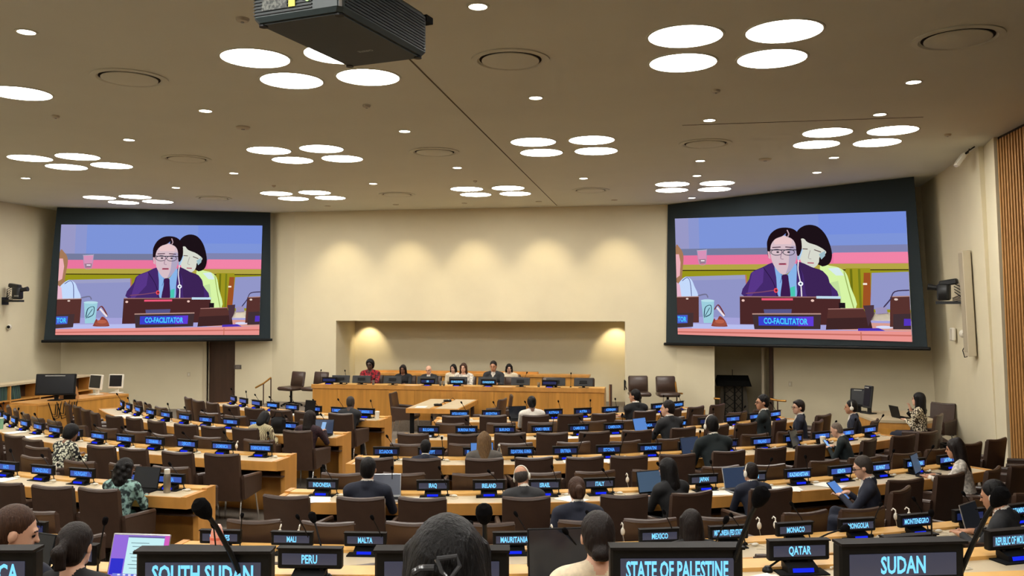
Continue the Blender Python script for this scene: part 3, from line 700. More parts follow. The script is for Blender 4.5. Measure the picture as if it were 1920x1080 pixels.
def person(loc, rz, top, label, hair='short', hc='black', sk='light', cl='black', shirt=None, arms='desk', lean=8, yaw=0, nod=0, tilt=0, twist=0, vox=.013, headset=False, glasses=False, legs=True, trousers=None, tie=None, hand_z=.80, face=True, cross=False, group='people seated in the hall', size=None):
    """seated figure facing +y, origin on the floor under the hips; top = height of the head's crown above that floor"""
    s = (top - .46) / (.84 * math.cos(math.radians(lean * .75))) if size is None else size
    s = max(.76, min(1.16, s)); NP[0] += 1
    P = []; Mi = []        # materials: 0 skin, 1 garment, 2 shirt, 3 trousers, 4 shoes, 5 tie
    def T(p):              # upper body leans from the hips
        p = np.asarray(p, float); q = p - A3(0, 0, .56); a = math.radians(-lean); c_, s_ = math.cos(a), math.sin(a)
        q = A3(q[0], q[1] * c_ - q[2] * s_, q[1] * s_ + q[2] * c_)
        t = math.radians(twist); q = A3(q[0] * math.cos(t) - q[1] * math.sin(t), q[0] * math.sin(t) + q[1] * math.cos(t), q[2])
        return q + A3(0, 0, .56)
    def cone(a, b, r1, r2, m, k=.03): P.append(('c', np.asarray(a, float), np.asarray(b, float), r1, r2, float(k))); Mi.append(m)
    def ell(c, r, m, M=None, k=.03): P.append(('e', np.asarray(c, float), np.asarray(r, float), M, float(k))); Mi.append(m)
    al = math.radians(-lean); tw = math.radians(twist)
    RT = (Matrix.Rotation(tw, 3, 'Z') @ Matrix.Rotation(al, 3, 'X')); MT = np.array(RT)
    ell(A3(0, 0, .565), (.175, .135, .105), 3, k=.05)
    ell(T((0, 0, .70)), (.150, .112, .14), 1, MT, .06); ell(T((0, .005, .85)), (.176, .120, .15), 1, MT, .06)
    cone(T((-.158, -.012, .970)), T((.158, -.012, .970)), .064, .064, 1, .06)
    for sx in (-1, 1): cone(T((sx * .03, -.02, 1.035)), T((sx * .14, -.012, .985)), .045, .055, 1, .05)
    if shirt: cone(T((0, .03, 1.02)), T((0, .118, .84)), .04, .022, 2, .01)
    if tie: cone(T((0, .055, 1.00)), T((0, .133, .82)), .014, .014, 5, .004)
    # neck and head
    N0 = T((0, -.012, 1.02)); al2 = math.radians(-lean * .35 - nod); HR = Matrix.Rotation(math.radians(yaw) + tw, 3, 'Z') @ Matrix.Rotation(al2, 3, 'X') @ Matrix.Rotation(math.radians(tilt), 3, 'Y')
    MH = np.array(HR); HC = T((0, .012, 1.075)) + MH @ A3(0, .004, .105)
    H = lambda x, y, z: HC + MH @ A3(x, y, z)
    cone(T((0, -.012, 1.045)), H(0, -.022, -.05), .058, .054, 0, .02)
    if shirt:
        cone(T((0, -.018, 1.056)), T((0, -.012, 1.062)), .0640, .0625, 2, .004); cone(T((0, -.026, 1.012)), T((0, -.022, 1.030)), .073, .072, 1, .01)
    ell(H(0, -.012, .030), (.076, .094, .092), 0, MH, .02); ell(H(0, .022, -.035), (.061, .072, .078), 0, MH, .02)
    cone(H(-.014, .062, -.090), H(.014, .062, -.090), .022, .022, 0, .02)
    cone(H(0, .092, .006), H(0, .110, -.024), .007, .012, 0, .012); cone(H(-.03, .084, .022), H(.03, .084, .022), .012, .012, 0, .02)
    cone(H(-.014, .088, -.058), H(.014, .088, -.058), .009, .009, 0, .01)
    for sx in (-1, 1): ell(H(sx * .078, -.006, -.008), (.011, .022, .032), 0, MH, .008)
    # arms and hands
    ends = {}
    TG = {'desk': {-1: (-.15, .44, hand_z), 1: (.15, .42, hand_z)}, 'type': {-1: (-.09, .43, hand_z), 1: (.09, .43, hand_z)}, 'lap': {-1: (-.11, .26, .66), 1: (.11, .26, .66)}, 'fold': {-1: (.10, .33, hand_z), 1: (-.10, .37, hand_z)},
          'phone': {-1: (-.12, .34, hand_z), 1: (.17, .36, .92)}, 'chin': {-1: (.06, .26, .80), 1: (-.02, .15, .985)}, 'side': {-1: (-.26, .20, .66), 1: (.26, .20, .66)}, 'read': {-1: (-.13, .32, .84), 1: (.08, .33, .84)}}[arms]
    for sx in (-1, 1):
        S_ = T((sx * .200, -.012, .962)); G = A3(*TG[sx]); l1, l2 = .285, .255
        d = G - S_; L = float(np.linalg.norm(d)); Lc = min(L, l1 + l2 - .004); u = d / L; G = S_ + u * Lc
        a = (l1 * l1 - l2 * l2 + Lc * Lc) / (2 * Lc); h = math.sqrt(max(l1 * l1 - a * a, 0)); pole = A3(sx * .55, -.5, -1.0); pole -= u * (pole @ u); pole /= np.linalg.norm(pole)
        E_ = S_ + u * a + pole * h
        cone(S_, E_, .060, .046, 1, .04); cone(E_, G - (G - E_) * .06, .042, .031, 1, .02); cone(G - (G - E_) * .07, G, .027, .025, 2 if shirt else 0, .006)
        f = (G - E_) / np.linalg.norm(G - E_); up = A3(0, 0, 1) - f * f[2]; up /= np.linalg.norm(up); sd = np.cross(f, up)
        if arms == 'chin' and sx == 1: f2 = f
        else: f2 = A3(f[0], f[1], 0); f2 = f2 / np.linalg.norm(f2); up = A3(0, 0, 1); sd = np.cross(f2, up)
        palm = G + f2 * .055
        cone(G, G + f2 * .03, .026, .026, 0, .01)
        for q, ln in ((-.028, .058), (-.010, .070), (.009, .066), (.026, .050)):
            cone(G + f2 * .02 + sd * q * .7, G + f2 * .082 + sd * q, .014, .0125, 0, .008)
            k1 = G + f2 * (.082 + ln * .55) + sd * q * 1.15 + up * .006; k2 = k1 + f2 * ln * .35 - up * .022
            cone(G + f2 * .082 + sd * q, k1, .0105, .0095, 0, .003); cone(k1, k2, .0095, .0085, 0, .003)
        th0 = G + f2 * .030 - sd * sx * .026; th1 = th0 + f2 * .035 - sd * sx * .028; cone(th0, th1, .014, .011, 0, .008); cone(th1, th1 + f2 * .026 - up * .012, .011, .009, 0, .003)
        ends[sx] = G + f2 * .09
    if legs:
        for sx in (-1, 1):
            kx = sx * .115; ky = .42; kz = .535; ax_, ay = kx, .40
            if cross and sx == 1: kx, ky, kz, ax_, ay = -.02, .44, .62, -.16, .52
            cone(A3(sx * .09, .02, .55), A3(kx, ky, kz), .086, .062, 3, .03); az = .09 if not (cross and sx == 1) else .30
            cone(A3(kx, ky, kz), A3(ax_, ay, az), .058, .042, 3, .02)
            cone(A3(ax_, ay - .01, az - .035), A3(ax_, ay + .15, az - .05), .044, .034, 4, .012)
    sc = lambda X: A3(0, 0, .46) + (X - A3(0, 0, .46)) * s
    V, F, mi = grow(P, vox, (), .03, Mi)
    V = sc(V)
    mats = [skin(sk), cl_mat(cl), cl_mat(shirt) if shirt and shirt in SUIT else cloth('shirt_' + (shirt or 'white'), (226, 224, 220)), cloth('trousers_' + (trousers or 'dark'), SUIT.get(trousers, (30, 30, 34))), mat('shoe_leather', (24, 20, 18), .35), cloth('tie_dark', (40, 20, 34))]
    root = empty('person', loc, rz, label, 'person', group)
    link('body', raw_mesh('body', V, F, mats, mi), None, root)
    # hair
    Hp = []; cuts = []
    he = lambda c, r: Hp.append(('e', H(*c), A3(*r), MH, .02)); hcn = lambda a, b, r1, r2: Hp.append(('c', H(*a), H(*b), r1, r2, .02))
    hz = MH @ A3(0, 0, 1); hy = MH @ A3(0, 1, 0)
    def plane(n, c): cuts.append(('p', -n, -(n @ HC) - c))      # keeps n.(p-HC) > c
    n1 = A3(0, -1.62, 1.0); n1 /= np.linalg.norm(n1)
    if hair in ('short', 'afro', 'crop', 'fringe'):
        g = {'short': .009, 'afro': .030, 'crop': .003, 'fringe': .012}[hair]
        he((0, -.022, .041), (.075 + g, .088 + g, .089 + g)); he((0, -.046, -.012), (.067 + g, .060 + g, .078 + g)); plane(MH @ n1, -.0218); plane(hz, -.092)
        if hair == 'fringe': he((0, .045, .085), (.06, .045, .03))
    elif hair == 'balding':
        he((0, -.016, .015), (.083, .100, .085)); he((0, -.05, -.01), (.072, .066, .07)); plane(MH @ n1, -.0218); plane(hz, -.075); cuts.append(('p', hz, hz @ HC + .055)); 
    elif hair == 'bald': pass
    else:
        he((0, -.014, .034), (.086, .106, .103)); he((0, -.055, -.015), (.078, .068, .085))
        if hair in ('bun', 'pony', 'braid'):
            plane(MH @ n1, -.020); plane(hz, -.09)
            if hair == 'bun': he((0, -.118, -.062), (.050, .038, .042))
            if hair == 'pony': hcn((0, -.115, .035), (0, -.165, .0), .022, .034); hcn((0, -.165, .0), (.01, -.155, -.13), .036, .026); hcn((.01, -.155, -.13), (.0, -.135, -.24), .026, .010)
            if hair == 'braid': he((.02, -.09, .06), (.045, .05, .05)); [he((0, -.112 - .004 * i, -.05 - .038 * i), (.022, .02, .026)) for i in range(6)]
        else:
            L = {'long': -.30, 'bob': -.15, 'verylong': -.44, 'curly': -.22, 'clip': -.30}[hair]; wd = {'curly': .112, 'bob': .088, 'clip': .10}.get(hair, .092)
            he((0, -.055, L * .30), (wd, .072, abs(L) * .5 + .06)); he((0, -.072, L * .62), (wd * 1.02, .058, abs(L) * .42 + .04))
            if hair in ('long', 'verylong'): hcn((-.03, -.085, L * .6), (-.035, -.095, L), .05, .03); hcn((.03, -.085, L * .6), (.035, -.095, L), .05, .03)
            for sx in (-1, 1): hcn((sx * .072, .012, .045), (sx * .084, .0, max(L * .5, -.14)), .030, .026); hcn((sx * .084, .0, max(L * .5, -.14)), (sx * .088, .02, max(L * .75, -.2)), .026, .016)
            if hair == 'curly':
                for i in range(26):
                    t = i * 2.4; q = i / 26; he((.105 * math.cos(t), -.05 + .06 * math.sin(t), .06 - .26 * q), (.03, .03, .03))
            cuts.append(('e', H(0, .088, -.035), A3(.060, .075, .105), MH)); cuts.append(('e', H(0, .115, .015), A3(.058, .05, .055), MH))
    if Hp:
        hv, hf, _ = grow(Hp, min(vox, .010), cuts, .02, None, .0022 if hair != 'crop' else .0008)
        link('hair', raw_mesh('hair', sc(hv), hf, [hair_mat(hc, HAIR[hc])]), None, root)
    if face:
        for sx in (-1, 1):
            m = MB(); m.ball(tuple(sc(H(sx * .030, .083, .006))), .0095, 8, 6); m.build('eye', mat('eye_dark', (34, 24, 20), .2), root, True)
            m = MB(); m.tube([tuple(sc(H(sx * .014, .094, .026))), tuple(sc(H(sx * .030, .093, .031))), tuple(sc(H(sx * .046, .084, .027)))], .004, 5); m.build('eyebrow', hair_mat(hc, HAIR[hc]), root, True)
        m = MB(); m.tube([tuple(sc(H(-.022, .088, -.058))), tuple(sc(H(0, .0965, -.057))), tuple(sc(H(.022, .088, -.058)))], [.003, .0055, .003], 6); m.build('mouth', mat('lips_' + sk, tuple(int(v * f_) for v, f_ in zip(SKIN[sk], (.86, .62, .62))), .4), root, True)
    if glasses:
        m = MB()
        for sx in (-1, 1):
            m.tube([tuple(sc(H(sx * .031 + .021 * math.cos(t), .102, .004 + .016 * math.sin(t)))) for t in np.linspace(0, 2 * math.pi, 11)], .0022, 5, False); m.tube([tuple(sc(H(sx * .052, .10, .008))), tuple(sc(H(sx * .080, .0, .004)))], .0022, 5)
        m.tube([tuple(sc(H(-.010, .104, .006))), tuple(sc(H(.010, .104, .006)))], .0022, 5); m.build('glasses', M_BLACK, root)
    if headset:
        m = MB(); m.tube([tuple(sc(H(.092 * math.cos(t), -.012, .01 + .120 * math.sin(t)))) for t in np.linspace(-.1, math.pi + .1, 13)], .006, 6); m.build('headset_band', M_BLACKM if headset == 'black' else M_WHITE, root, True)
        for sx in (-1, 1): m = MB(); m.ball(tuple(sc(H(sx * .094, -.012, -.012))), (.014, .03, .036), 12, 8); m.build('ear_cup', M_WHITE, root, True)
    if hair == 'clip':
        g = mat('clip_gloss', (70, 70, 72), .1); cc = lambda pts: [tuple(sc(H(*q))) for q in pts]
        m = MB(); m.tube(cc([(-.016, -.140, .066), (.026, -.136, .070), (.034, -.136, .050), (.012, -.144, .024), (-.006, -.144, .040), (-.016, -.140, .066)]), .0045, 8); m.build('hair_clip', g, root, True)
        m = MB(); m.tube(cc([(-.066, -.124, .034), (-.050, -.136, .046), (-.020, -.144, .048)]), .006, 8); m.build('hair_clip', g, root, True)
    return root, {sx: (Matrix.Rotation(rz, 3, 'Z') @ Vector(sc(ends[sx]))) + Vector(loc) for sx in ends}
# ================================================================== who sits where
DR = {'d': .62, 'a': 1.57, 'm': 1.05}
LAPTOP_AT = {}
def seat_of(row, kind, px, py):
    R = ROWS[row] + DR[kind]; arc, t = on_ring(px, R); z0 = ADVZ[row] if kind == 'a' else FLOORZ[row]
    return R, arc, z0, height_px(px, py, t) - z0
PEOPLE = [
 # row, kind, px, py, options
 ('A', 'd', 655, 744, dict(label='person with cropped grey hair in a dark suit, back turned, before the podium', hair='crop', hc='greyd', sk='dark', cl='charcoal', lean=10, arms='fold')),
 ('B', 'd', 577, 771, dict(label='person with long dark hair in a maroon patterned top holding a phone', hair='long', hc='dark', sk='light', cl='pat_maroon', lean=12, arms='phone')),
 ('B', 'd', 484, 772, dict(label='person with dark hair bowed over a cream striped garment', hair='bob', hc='black', sk='brown', cl='pat_stripe', lean=20, nod=25, arms='desk')),
 ('C', 'm', 112, 800, dict(label='person with short black hair in a black and white patterned blouse', hair='afro', hc='black', sk='brown', cl='pat_bw', lean=24, nod=10, arms='desk')),
 ('D', 'd', 226, 862, dict(label='person with curly dark hair and teal blouse typing beside a steel bottle', hair='curly', hc='black', sk='brown', cl='pat_teal', trousers='teal', lean=14, arms='type', yaw=-20)),
 ('F', 'd', 8, 955, dict(label='person with brown hair at the picture edge looking down sideways', hair='short', hc='brown', sk='light', cl='navy', lean=8, yaw=-62, nod=14, arms='desk', vox=.010)),
 ('F', 'd', 140, 985, dict(label='person with dark hair in a ponytail behind the silver laptop', hair='pony', hc='dark', sk='light', cl='black', lean=6, arms='type', vox=.010)),
 ('G', 'd', 838, 986, dict(label='person in the foreground with black hair held by a clip', hair='clip', hc='black', sk='light', cl='black', lean=4, arms='lap', vox=.009, size=.80)),
 ('F', 'd', 1122, 965, dict(label='person with a low dark bun in a cream top facing the black laptop', hair='bun', hc='dark', sk='light', cl='cream', lean=6, arms='type', vox=.009)),
 ('E', 'd', 1300, 960, dict(label='person with straight dark hair half hidden behind the State Of Palestine sign', hair='long', hc='dark', sk='light', cl='black', lean=10, arms='desk')),
 ('D', 'a', 1085, 900, dict(label='person with brown ponytail in a dark jacket behind the Italy sign', hair='pony', hc='brown', sk='light', cl='navy', shirt='white', lean=14, nod=10, arms='lap')),
 ('D', 'd', 690, 860, dict(label='person with short black hair in a navy suit between Indonesia and Iraq signs', hair='short', hc='black', sk='tan', cl='navy', shirt='white', lean=6, arms='desk')),
 ('D', 'd', 982, 876, dict(label='balding person with a headset in a grey suit near the Israel sign', hair='balding', hc='greyd', sk='tan', cl='grey', shirt='white', lean=10, tilt=-14, yaw=-25, nod=8, arms='fold', headset=True)),
 ('D', 'd', 1264, 862, dict(label='person with long black hair in a black jacket typing on a blue laptop', hair='long', hc='black', sk='light', cl='black', lean=14, arms='type', twist=22, yaw=10)),
 ('D', 'd', 1415, 871, dict(label='person with white headphones and dark suit facing an open silver edged laptop', hair='short', hc='dark', sk='tan', cl='navy', shirt='white', lean=16, arms='type', headset=True, yaw=12)),
 ('D', 'm', 1630, 856, dict(label='person with grey brown hair, glasses and navy suit turned sideways reading', hair='short', hc='greyd', sk='light', cl='navy', trousers='navy', shirt='white', lean=8, nod=14, twist=48, yaw=10, arms='read', glasses=True, cross=True)),
 ('D', 'd', 1806, 824, dict(label='person with very long dark hair in a white blouse typing', hair='verylong', hc='dark', sk='tan', cl='pat_lace', lean=12, twist=34, arms='type', nod=5)),
 ('E', 'd', 1898, 905, dict(label='person with white headphones and dark suit typing at the picture edge', hair='short', hc='black', sk='tan', cl='charcoal', shirt='white', lean=16, twist=28, arms='type', headset='black', nod=10)),
 ('C', 'd', 797, 828, dict(label='person with short black hair in a navy jacket before the Egypt sign', hair='short', hc='black', sk='brown', cl='navy', shirt='white', lean=16, arms='fold')),
 ('C', 'd', 908, 812, dict(label='person with long blond brown hair in a grey jacket', hair='verylong', hc='blond', sk='light', cl='greyw', lean=10, arms='type')),
 ('C', 'd', 1342, 781, dict(label='person in a black suit with a white headset leaning over a dark laptop', hair='crop', hc='black', sk='dark', cl='green', shirt='white', lean=14, arms='type', headset=True)),
 ('C', 'd', 1588, 793, dict(label='person with cropped grey hair in a dark suit holding a phone', hair='crop', hc='grey', sk='light', cl='green', shirt='white', lean=18, nod=20, twist=30, arms='read')),
 ('A', 'd', 998, 744, dict(label='person with a black braid in a white top before the podium', hair='braid', hc='black', sk='brown', cl='white', lean=10, arms='type')),
 ('A', 'd', 1191, 731, dict(label='bearded person with black hair in a black suit looking aside', hair='short', hc='black', sk='tan', cl='black', shirt='white', lean=4, yaw=32, arms='fold')),
 ('B', 'd', 1257, 752, dict(label='person in a charcoal suit with white collar facing a blue tablet', hair='short', hc='dark', sk='light', cl='charcoal', shirt='white', lean=8, yaw=38, twist=14, arms='type')),
 ('B', 'd', 1429, 741, dict(label='person with dark hair and glasses in a dark suit near the lectern', hair='short', hc='black', sk='tan', cl='green', shirt='white', lean=2, twist=30, yaw=28, glasses=True, arms='fold')),
 ('B', 'm', 1498, 751, dict(label='person with dark hair and glasses in a navy suit beside the plain wall', hair='fringe', hc='dark', sk='light', cl='navy', shirt='white', lean=4, twist=34, yaw=28, glasses=True, arms='lap')),
 ('B', 'a', 1603, 751, dict(label='person with white headphones and dark suit by the side desk', hair='short', hc='black', sk='tan', cl='navy', shirt='white', lean=10, twist=30, headset=True, arms='lap')),
]
TAKEN = {}
for i, (row, kind, px, py, op) in enumerate(PEOPLE):
    R, arc, z0, top = seat_of(row, kind, px, py); p, a = polar(R, arc)
    out = Vector((math.sin(a), -math.cos(a), 0))
    lab = op.pop('label'); tw = op.get('twist', 0)
    body_turn = tw * .55 if kind != 'a' or tw else 0
    op['twist'] = tw * .45
    op.setdefault('hand_z', .785)
    th = a + math.radians(body_turn)
    fwd = Vector((-math.sin(th), math.cos(th), 0))
    loc = Vector((p.x, p.y, z0)) - fwd * .03
    root, ends = person(loc, th, top, lab, **op)
    place_chair(Vector((p.x, p.y, z0)), th, 'chair under ' + lab)
    TAKEN.setdefault((row, kind if kind != 'm' else 'd'), []).append((R, arc)); LAPTOP_AT[i] = (p, a, z0, ends, th)
    if kind == 'm': TAKEN.setdefault((row, 'a'), []).append((R, arc))
# empty chairs: one drawn up to every sign, one behind it
for (row, side), n in LIM.items():
    if row == 'G': continue
    for kind in ('d', 'a'):
        if row == 'F' and kind == 'a': continue
        R = ROWS[row] + DR[kind]; z0 = ADVZ[row] if kind == 'a' else FLOORZ[row]
        for k in range(n):
            if row == 'B' and side == 1 and kind == 'a' and k >= 12: continue
            base = seat_arc(row, side, k) / ROWS[row]
            if kind == 'a' and side == 1 and k == 0 and row in 'ABCD': pass
            a = base + random.uniform(-.05, .05) / R * (1 if kind == 'd' else 1.6); arc = a * R
            if any(abs(b / r - a) * R < .40 for r, b in TAKEN.get((row, kind), [])): continue
            if any(abs(b / r - a) * R < .54 for r, b in TAKEN.get((row, kind), [])): 
                b = min((b / r for r, b in TAKEN[(row, kind)]), key=lambda q: abs(q - a)); a = b + (.56 / R if a > b else -.56 / R); arc = a * R
            p, a = polar(R + random.uniform(-.03, .05), arc); p.z = z0
            nm = NAMES[(row, side)][k]; vis = not (side == -1 and row == 'A' and k >= 5)
            who = f'the {nm.title()} sign' if vis else UNR.format(NTH[k])
            place_chair(p, a + random.uniform(-.12, .12), f'empty brown chair drawn up to {who}' if kind == 'd' else f'empty brown chair in the second line behind {who}')
            TAKEN.setdefault((row, kind), []).append((R, a * R))

# ================================================================== podium
M_FRONT = M_WOODV
PX0, PX1, PY = -7.78, -1.22, 18.90
po = empty('podium_desk', ((PX0 + PX1) / 2, PY, .25), 0, 'long oak podium desk with plain front under the niche', 'desk')
W2 = (PX1 - PX0) / 2
npan = 11; pw = 2 * W2 / npan
for i in range(npan): MB().box((-W2 + pw * (i + .5), .02, .335), (pw - .004, .04, .67)).build('front_panel', M_FRONT, po)
MB().box((0, .01, .715), (2 * W2 + .04, .07, .09)).build('top_rail', M_WOOD, po)
MB().box((0, .36, .715), (2 * W2, .66, .04)).build('worktop', M_WOODL, po)
for sx in (-1, 1): MB().box((sx * (W2 - .02), .36, .36), (.05, .66, .72)).build('end_panel', M_FRONT, po)
M_MONB = mat('monitor_back', (24, 25, 27), .45)
def monitor(loc, rz, label, w=.42, h=.17, tilt=-14, screen=None, group='low monitors on the podium desk', cat='monitor', stand=.02):
    r = empty('desk_monitor', loc, rz, label, cat, group)
    MB().box((0, 0, .006), (w * .5, .15, .012)).build('base', M_BLACK, r)
    MB().box((0, .02, .03 + stand / 2), (.06, .04, .04 + stand)).build('stand', M_BLACK, r)
    R = RX(math.radians(tilt)); c = Vector((0, 0, stand + .02 + h / 2))
    MB().box(c, (w, .028, h), R, bev=.006).build('casing', M_MONB, r)
    cs = r.children[-1]
    MB().box(c + R @ Vector((0, .016, 0)), (w - .03, .004, h - .03), R).build('display', screen or M_DARKSCR, cs)
    MB().box(c + R @ Vector((0, -.018, 0)), (w * .4, .010, h * .4), R).build('rear_cover', M_BLACK, cs)
    return r
PZ = .25 + .735
MONW = ['at the end by the empty door side chairs', 'beside the person in red', 'before the person in black jacket', 'before the bald person', 'before the smiling person', 'before the person with tie', 'beside the person in cream and red', 'tilted before the empty seats', 'at the far empty end']
mpx = [(639, 1), (678, 2), (736, 3), (799, 4), (859, 5), (914, 6), (976, 7), (1042, 8), (1094, 9)]
for px, i in mpx:
    p = at_Y(px, 712, PY + .30); monitor(Vector((p.x, PY + .30, PZ)), math.radians(random.uniform(-6, 6)), f'low black podium monitor {MONW[i - 1]}', screen=None)
# podium consoles and their signs
for px, t, lab in ((616, None, 'flat black console at the podium end beside the empty chairs'), (703 + 98, 'UN', 'podium sign with a short blue word before the bald person'), (856, 'CO-FACILITATOR', 'podium sign reading Co-facilitator before the smiling person'), (915, 'CO-FACILITATOR', 'podium sign reading Co-facilitator before the person in suit and tie'), (1030, None, 'flat black console at the empty podium end')):
    p = at_Y(px, 720, PY + .12); place_sign(t, Vector((p.x, PY + .16, PZ)), 0, lab, 'blue', txt_h=.042, group='podium signs')
for px, lab in ((600, 'podium microphone at the end beside the empty chairs'), (650, 'podium microphone next to the person in red'), (980, 'podium microphone beside the person with cream collar'), (1070, 'podium microphone at the empty end')):
    p = at_Y(px, 712, PY + .45); place_mic(4, Vector((p.x, PY + .45, PZ)), random.uniform(-.5, .5), 'black gooseneck ' + lab)
def glass(loc, label, h=.12, r=.033):
    g = empty('drinking_glass', loc, 0, label, 'glass', 'drinking glasses on the podium')
    MB().lathe([(r * .8, 0), (r, h), (r * .93, h), (r * .74, .008), (.002, .008)], n=14, cap=False).build('tumbler', M_GLASS, g, True)
    MB().lathe([(r * .73, .009), (r * .82, h * .5), (.002, h * .5)], n=14).build('water', mat('water_pale', (210, 220, 220), .1, trans=.6), g, True)
for px, lab in ((700, 'beside the person in red'), (826, 'beside the bald person'), (832, 'right next to the other glass by the bald person'), (1010, 'between the empty podium monitors')):
    p = at_Y(px, 715, PY + .2); glass(Vector((p.x, PY + .2, PZ)), f'clear drinking glass {lab}')
def sheets(loc, rz, label, w=.21, h=.297, n=3, group='loose papers', m=None):
    r = empty('paper_sheets', loc, rz, label, 'papers', group)
    for i in range(n):
        MB().box((random.uniform(-.02, .02) * (i > 0), random.uniform(-.02, .02) * (i > 0), .0015 + .0022 * i), (w, h, .002), RZ(random.uniform(-.25, .25) * (i > 0))).build('sheet', m or M_PAPER, r)
    return r
for px, lab in ((770, 'before the person in the black jacket'), (945, 'before the person in suit and tie')):
    p = at_Y(px, 718, PY + .2); sheets(Vector((p.x, PY + .22, PZ)), math.pi / 2, f'white papers on the podium {lab}')
# bench behind the podium
cb = empty('back_bench', (-4.6, 21.45, .25), 0, 'long low oak bench running behind the podium people', 'bench')
for i in range(8): MB().box((-2.85 + .7125 * i + .356, 0, .40), (.705, .40, .80)).build('cabinet_front', M_WOODV, cb)
MB().box((0, 0, .83), (5.76, .46, .05)).build('bench_top', M_WOOD, cb)
MB().box((-.5, .12, .88), (4.2, .16, .05)).build('raised_shelf', M_WOOD, cb)
# dais people
def swivel(loc, rz, label, h=.86, arms=True):
    r = empty('swivel_chair', loc, rz, label, 'chair', 'brown swivel chairs on the dais')
    MB().box((0, .02, .45), (.50, .48, .09), bev=.03).build('seat', M_LEATHER, r, True)
    MB().box((0, -.235, .45 + h / 4 + .10), (.47, .075, h / 2 + .16), RX(math.radians(10)), bev=.03).build('backrest', M_LEATHER, r, True)
    MB().tube([(0, 0, .10), (0, 0, .41)], .03, 10).build('column', M_BLACK, r, True)
    for i in range(5):
        t = i * 2 * math.pi / 5; MB().tube([(0, 0, .10), (.26 * math.cos(t), .26 * math.sin(t), .05)], [.022, .014], 6).build('foot', M_BLACK, r)
        MB().ball((.26 * math.cos(t), .26 * math.sin(t), .028), .028, 8, 6).build('caster', M_BLACK, r, True)
    for sx in (-1, 1) if arms else (): MB().tube([(sx * .26, -.16, .45), (sx * .27, -.12, .64), (sx * .27, .16, .64)], .016, 6).build('arm', M_LEATHER2, r, True)
    return r
DAIS = [(695, 675, 19.95, dict(label='person in a red patterned top with short black hair and glasses', hair='afro', hc='black', sk='dark', cl='pat_red', glasses=True)),
        (757, 684, 19.95, dict(label='person with long dark hair in a black jacket at the podium', hair='long', hc='dark', sk='brown', cl='black', nod=8)),
        (805, 685, 19.95, dict(label='bald person in a dark suit and white shirt at the podium', hair='bald', hc='grey', sk='light', cl='charcoal', shirt='white', nod=14)),
        (851, 683, 20.72, dict(label='dark haired person in a pale top behind the smiling person', hair='bob', hc='black', sk='light', cl='cream', yaw=-15)),
        (870, 681, 19.95, dict(label='smiling person with long brown hair in a cream jacket at the podium', hair='long', hc='brown', sk='light', cl='pat_lace')),
        (926, 677, 19.95, dict(label='person in a dark suit with white shirt and tie at the podium', hair='short', hc='dark', sk='tan', cl='charcoal', shirt='white', tie=True, nod=8)),
        (955, 682, 20.72, dict(label='dark haired person in cream and red behind the person with tie', hair='bob', hc='black', sk='light', cl='cream', nod=12, yaw=12))]
for px, py, Y, op in DAIS:
    p = at_Y(px, py, Y); lab = op.pop('label')
    person((p.x, Y, .25), math.pi, p.z - .25, lab, vox=.012, lean=4, arms='desk' if Y < 20.2 else 'lap', hand_z=.79, group='people at the podium', **op)
    swivel((p.x, Y + .02, .25), math.pi, 'swivel chair under ' + lab, .50)
for px, rz, lab in ((546, 2.75, 'first brown swivel chair on the dais beside the door side rail'), (590, 2.8, 'brown swivel chair against the podium end by the niche'), (1199, 3.3, 'brown swivel chair on the dais nearer the podium end post'), (1252, 3.35, 'brown swivel chair on the dais beside the white wall panel')):
    p = at_Y(px, 735, 21.1); swivel((p.x, 21.1, .25), rz, lab, .46, False)
for x, lab in ((-2.5, 'brown swivel chair standing empty at the podium'), (-1.75, 'brown swivel chair standing empty at the podium end'), (-3.4, 'brown swivel chair standing empty beside the row of podium people')): swivel((x, 20.0, .25), math.pi, lab, .50)
# small table before the podium
tb = empty('low_table', (-4.45, 17.75, 0), 0, 'square oak table with pale top standing before the podium', 'table')
MB().box((0, 0, .70), (1.06, 1.86, .09)).build('frame', M_WOOD, tb)
for sx in (-1, 1): MB().box((sx * .28, 0, .748), (.44, 1.78, .008)).build('top_panel', M_INLAY, tb)
MB().box((0, 0, .748), (.10, 1.78, .010)).build('cable_channel', M_WOOD, tb)
for sx in (-1, 1):
    for sy in (-1, 1): MB().box((sx * .44, sy * .80, .33), (.07, .07, .66)).build('leg', M_BLACKM if sy < 0 else M_DARKWOOD, tb)
MB().box((0, 0, .33), (.12, 1.2, .64)).build('cable_box', M_GREYP, tb)
for y, lab in ((-.45, 'nearer end'), (.35, 'podium end')):
    r = empty('conference_phone', (-4.45, 17.75 + y, .756), .4, f'small black device on the low table at its {lab}', 'device', 'devices on the low table')
    MB().box((0, 0, .02), (.16, .12, .04), bev=.012).build('body', M_BLACK, r); MB().tube([(.05, 0, .03), (.12, .05, .07), (.16, .02, .03)], .006, 6).build('cable', M_BLACK, r); MB().ball((.02, -.03, .045), .012).build('knob', M_WHITE, r)
place_chair((-5.35, 18.1, 0), -math.pi / 2, 'brown leather chair on the door side of the low table', 'chairs round the low table')
place_chair((-3.35, 17.9, 0), math.pi / 2 + .2, 'brown leather chair on the window side of the low table nearer the podium', 'chairs round the low table')
place_chair((-3.4, 17.25, 0), math.pi / 2 - .15, 'brown leather chair on the other side of the low table nearer the desks', 'chairs round the low table')
sheets((-4.73, 17.05, .753), .1, 'white paper on the low table corner', n=1)
from mathutils.geometry import tessellate_polygon
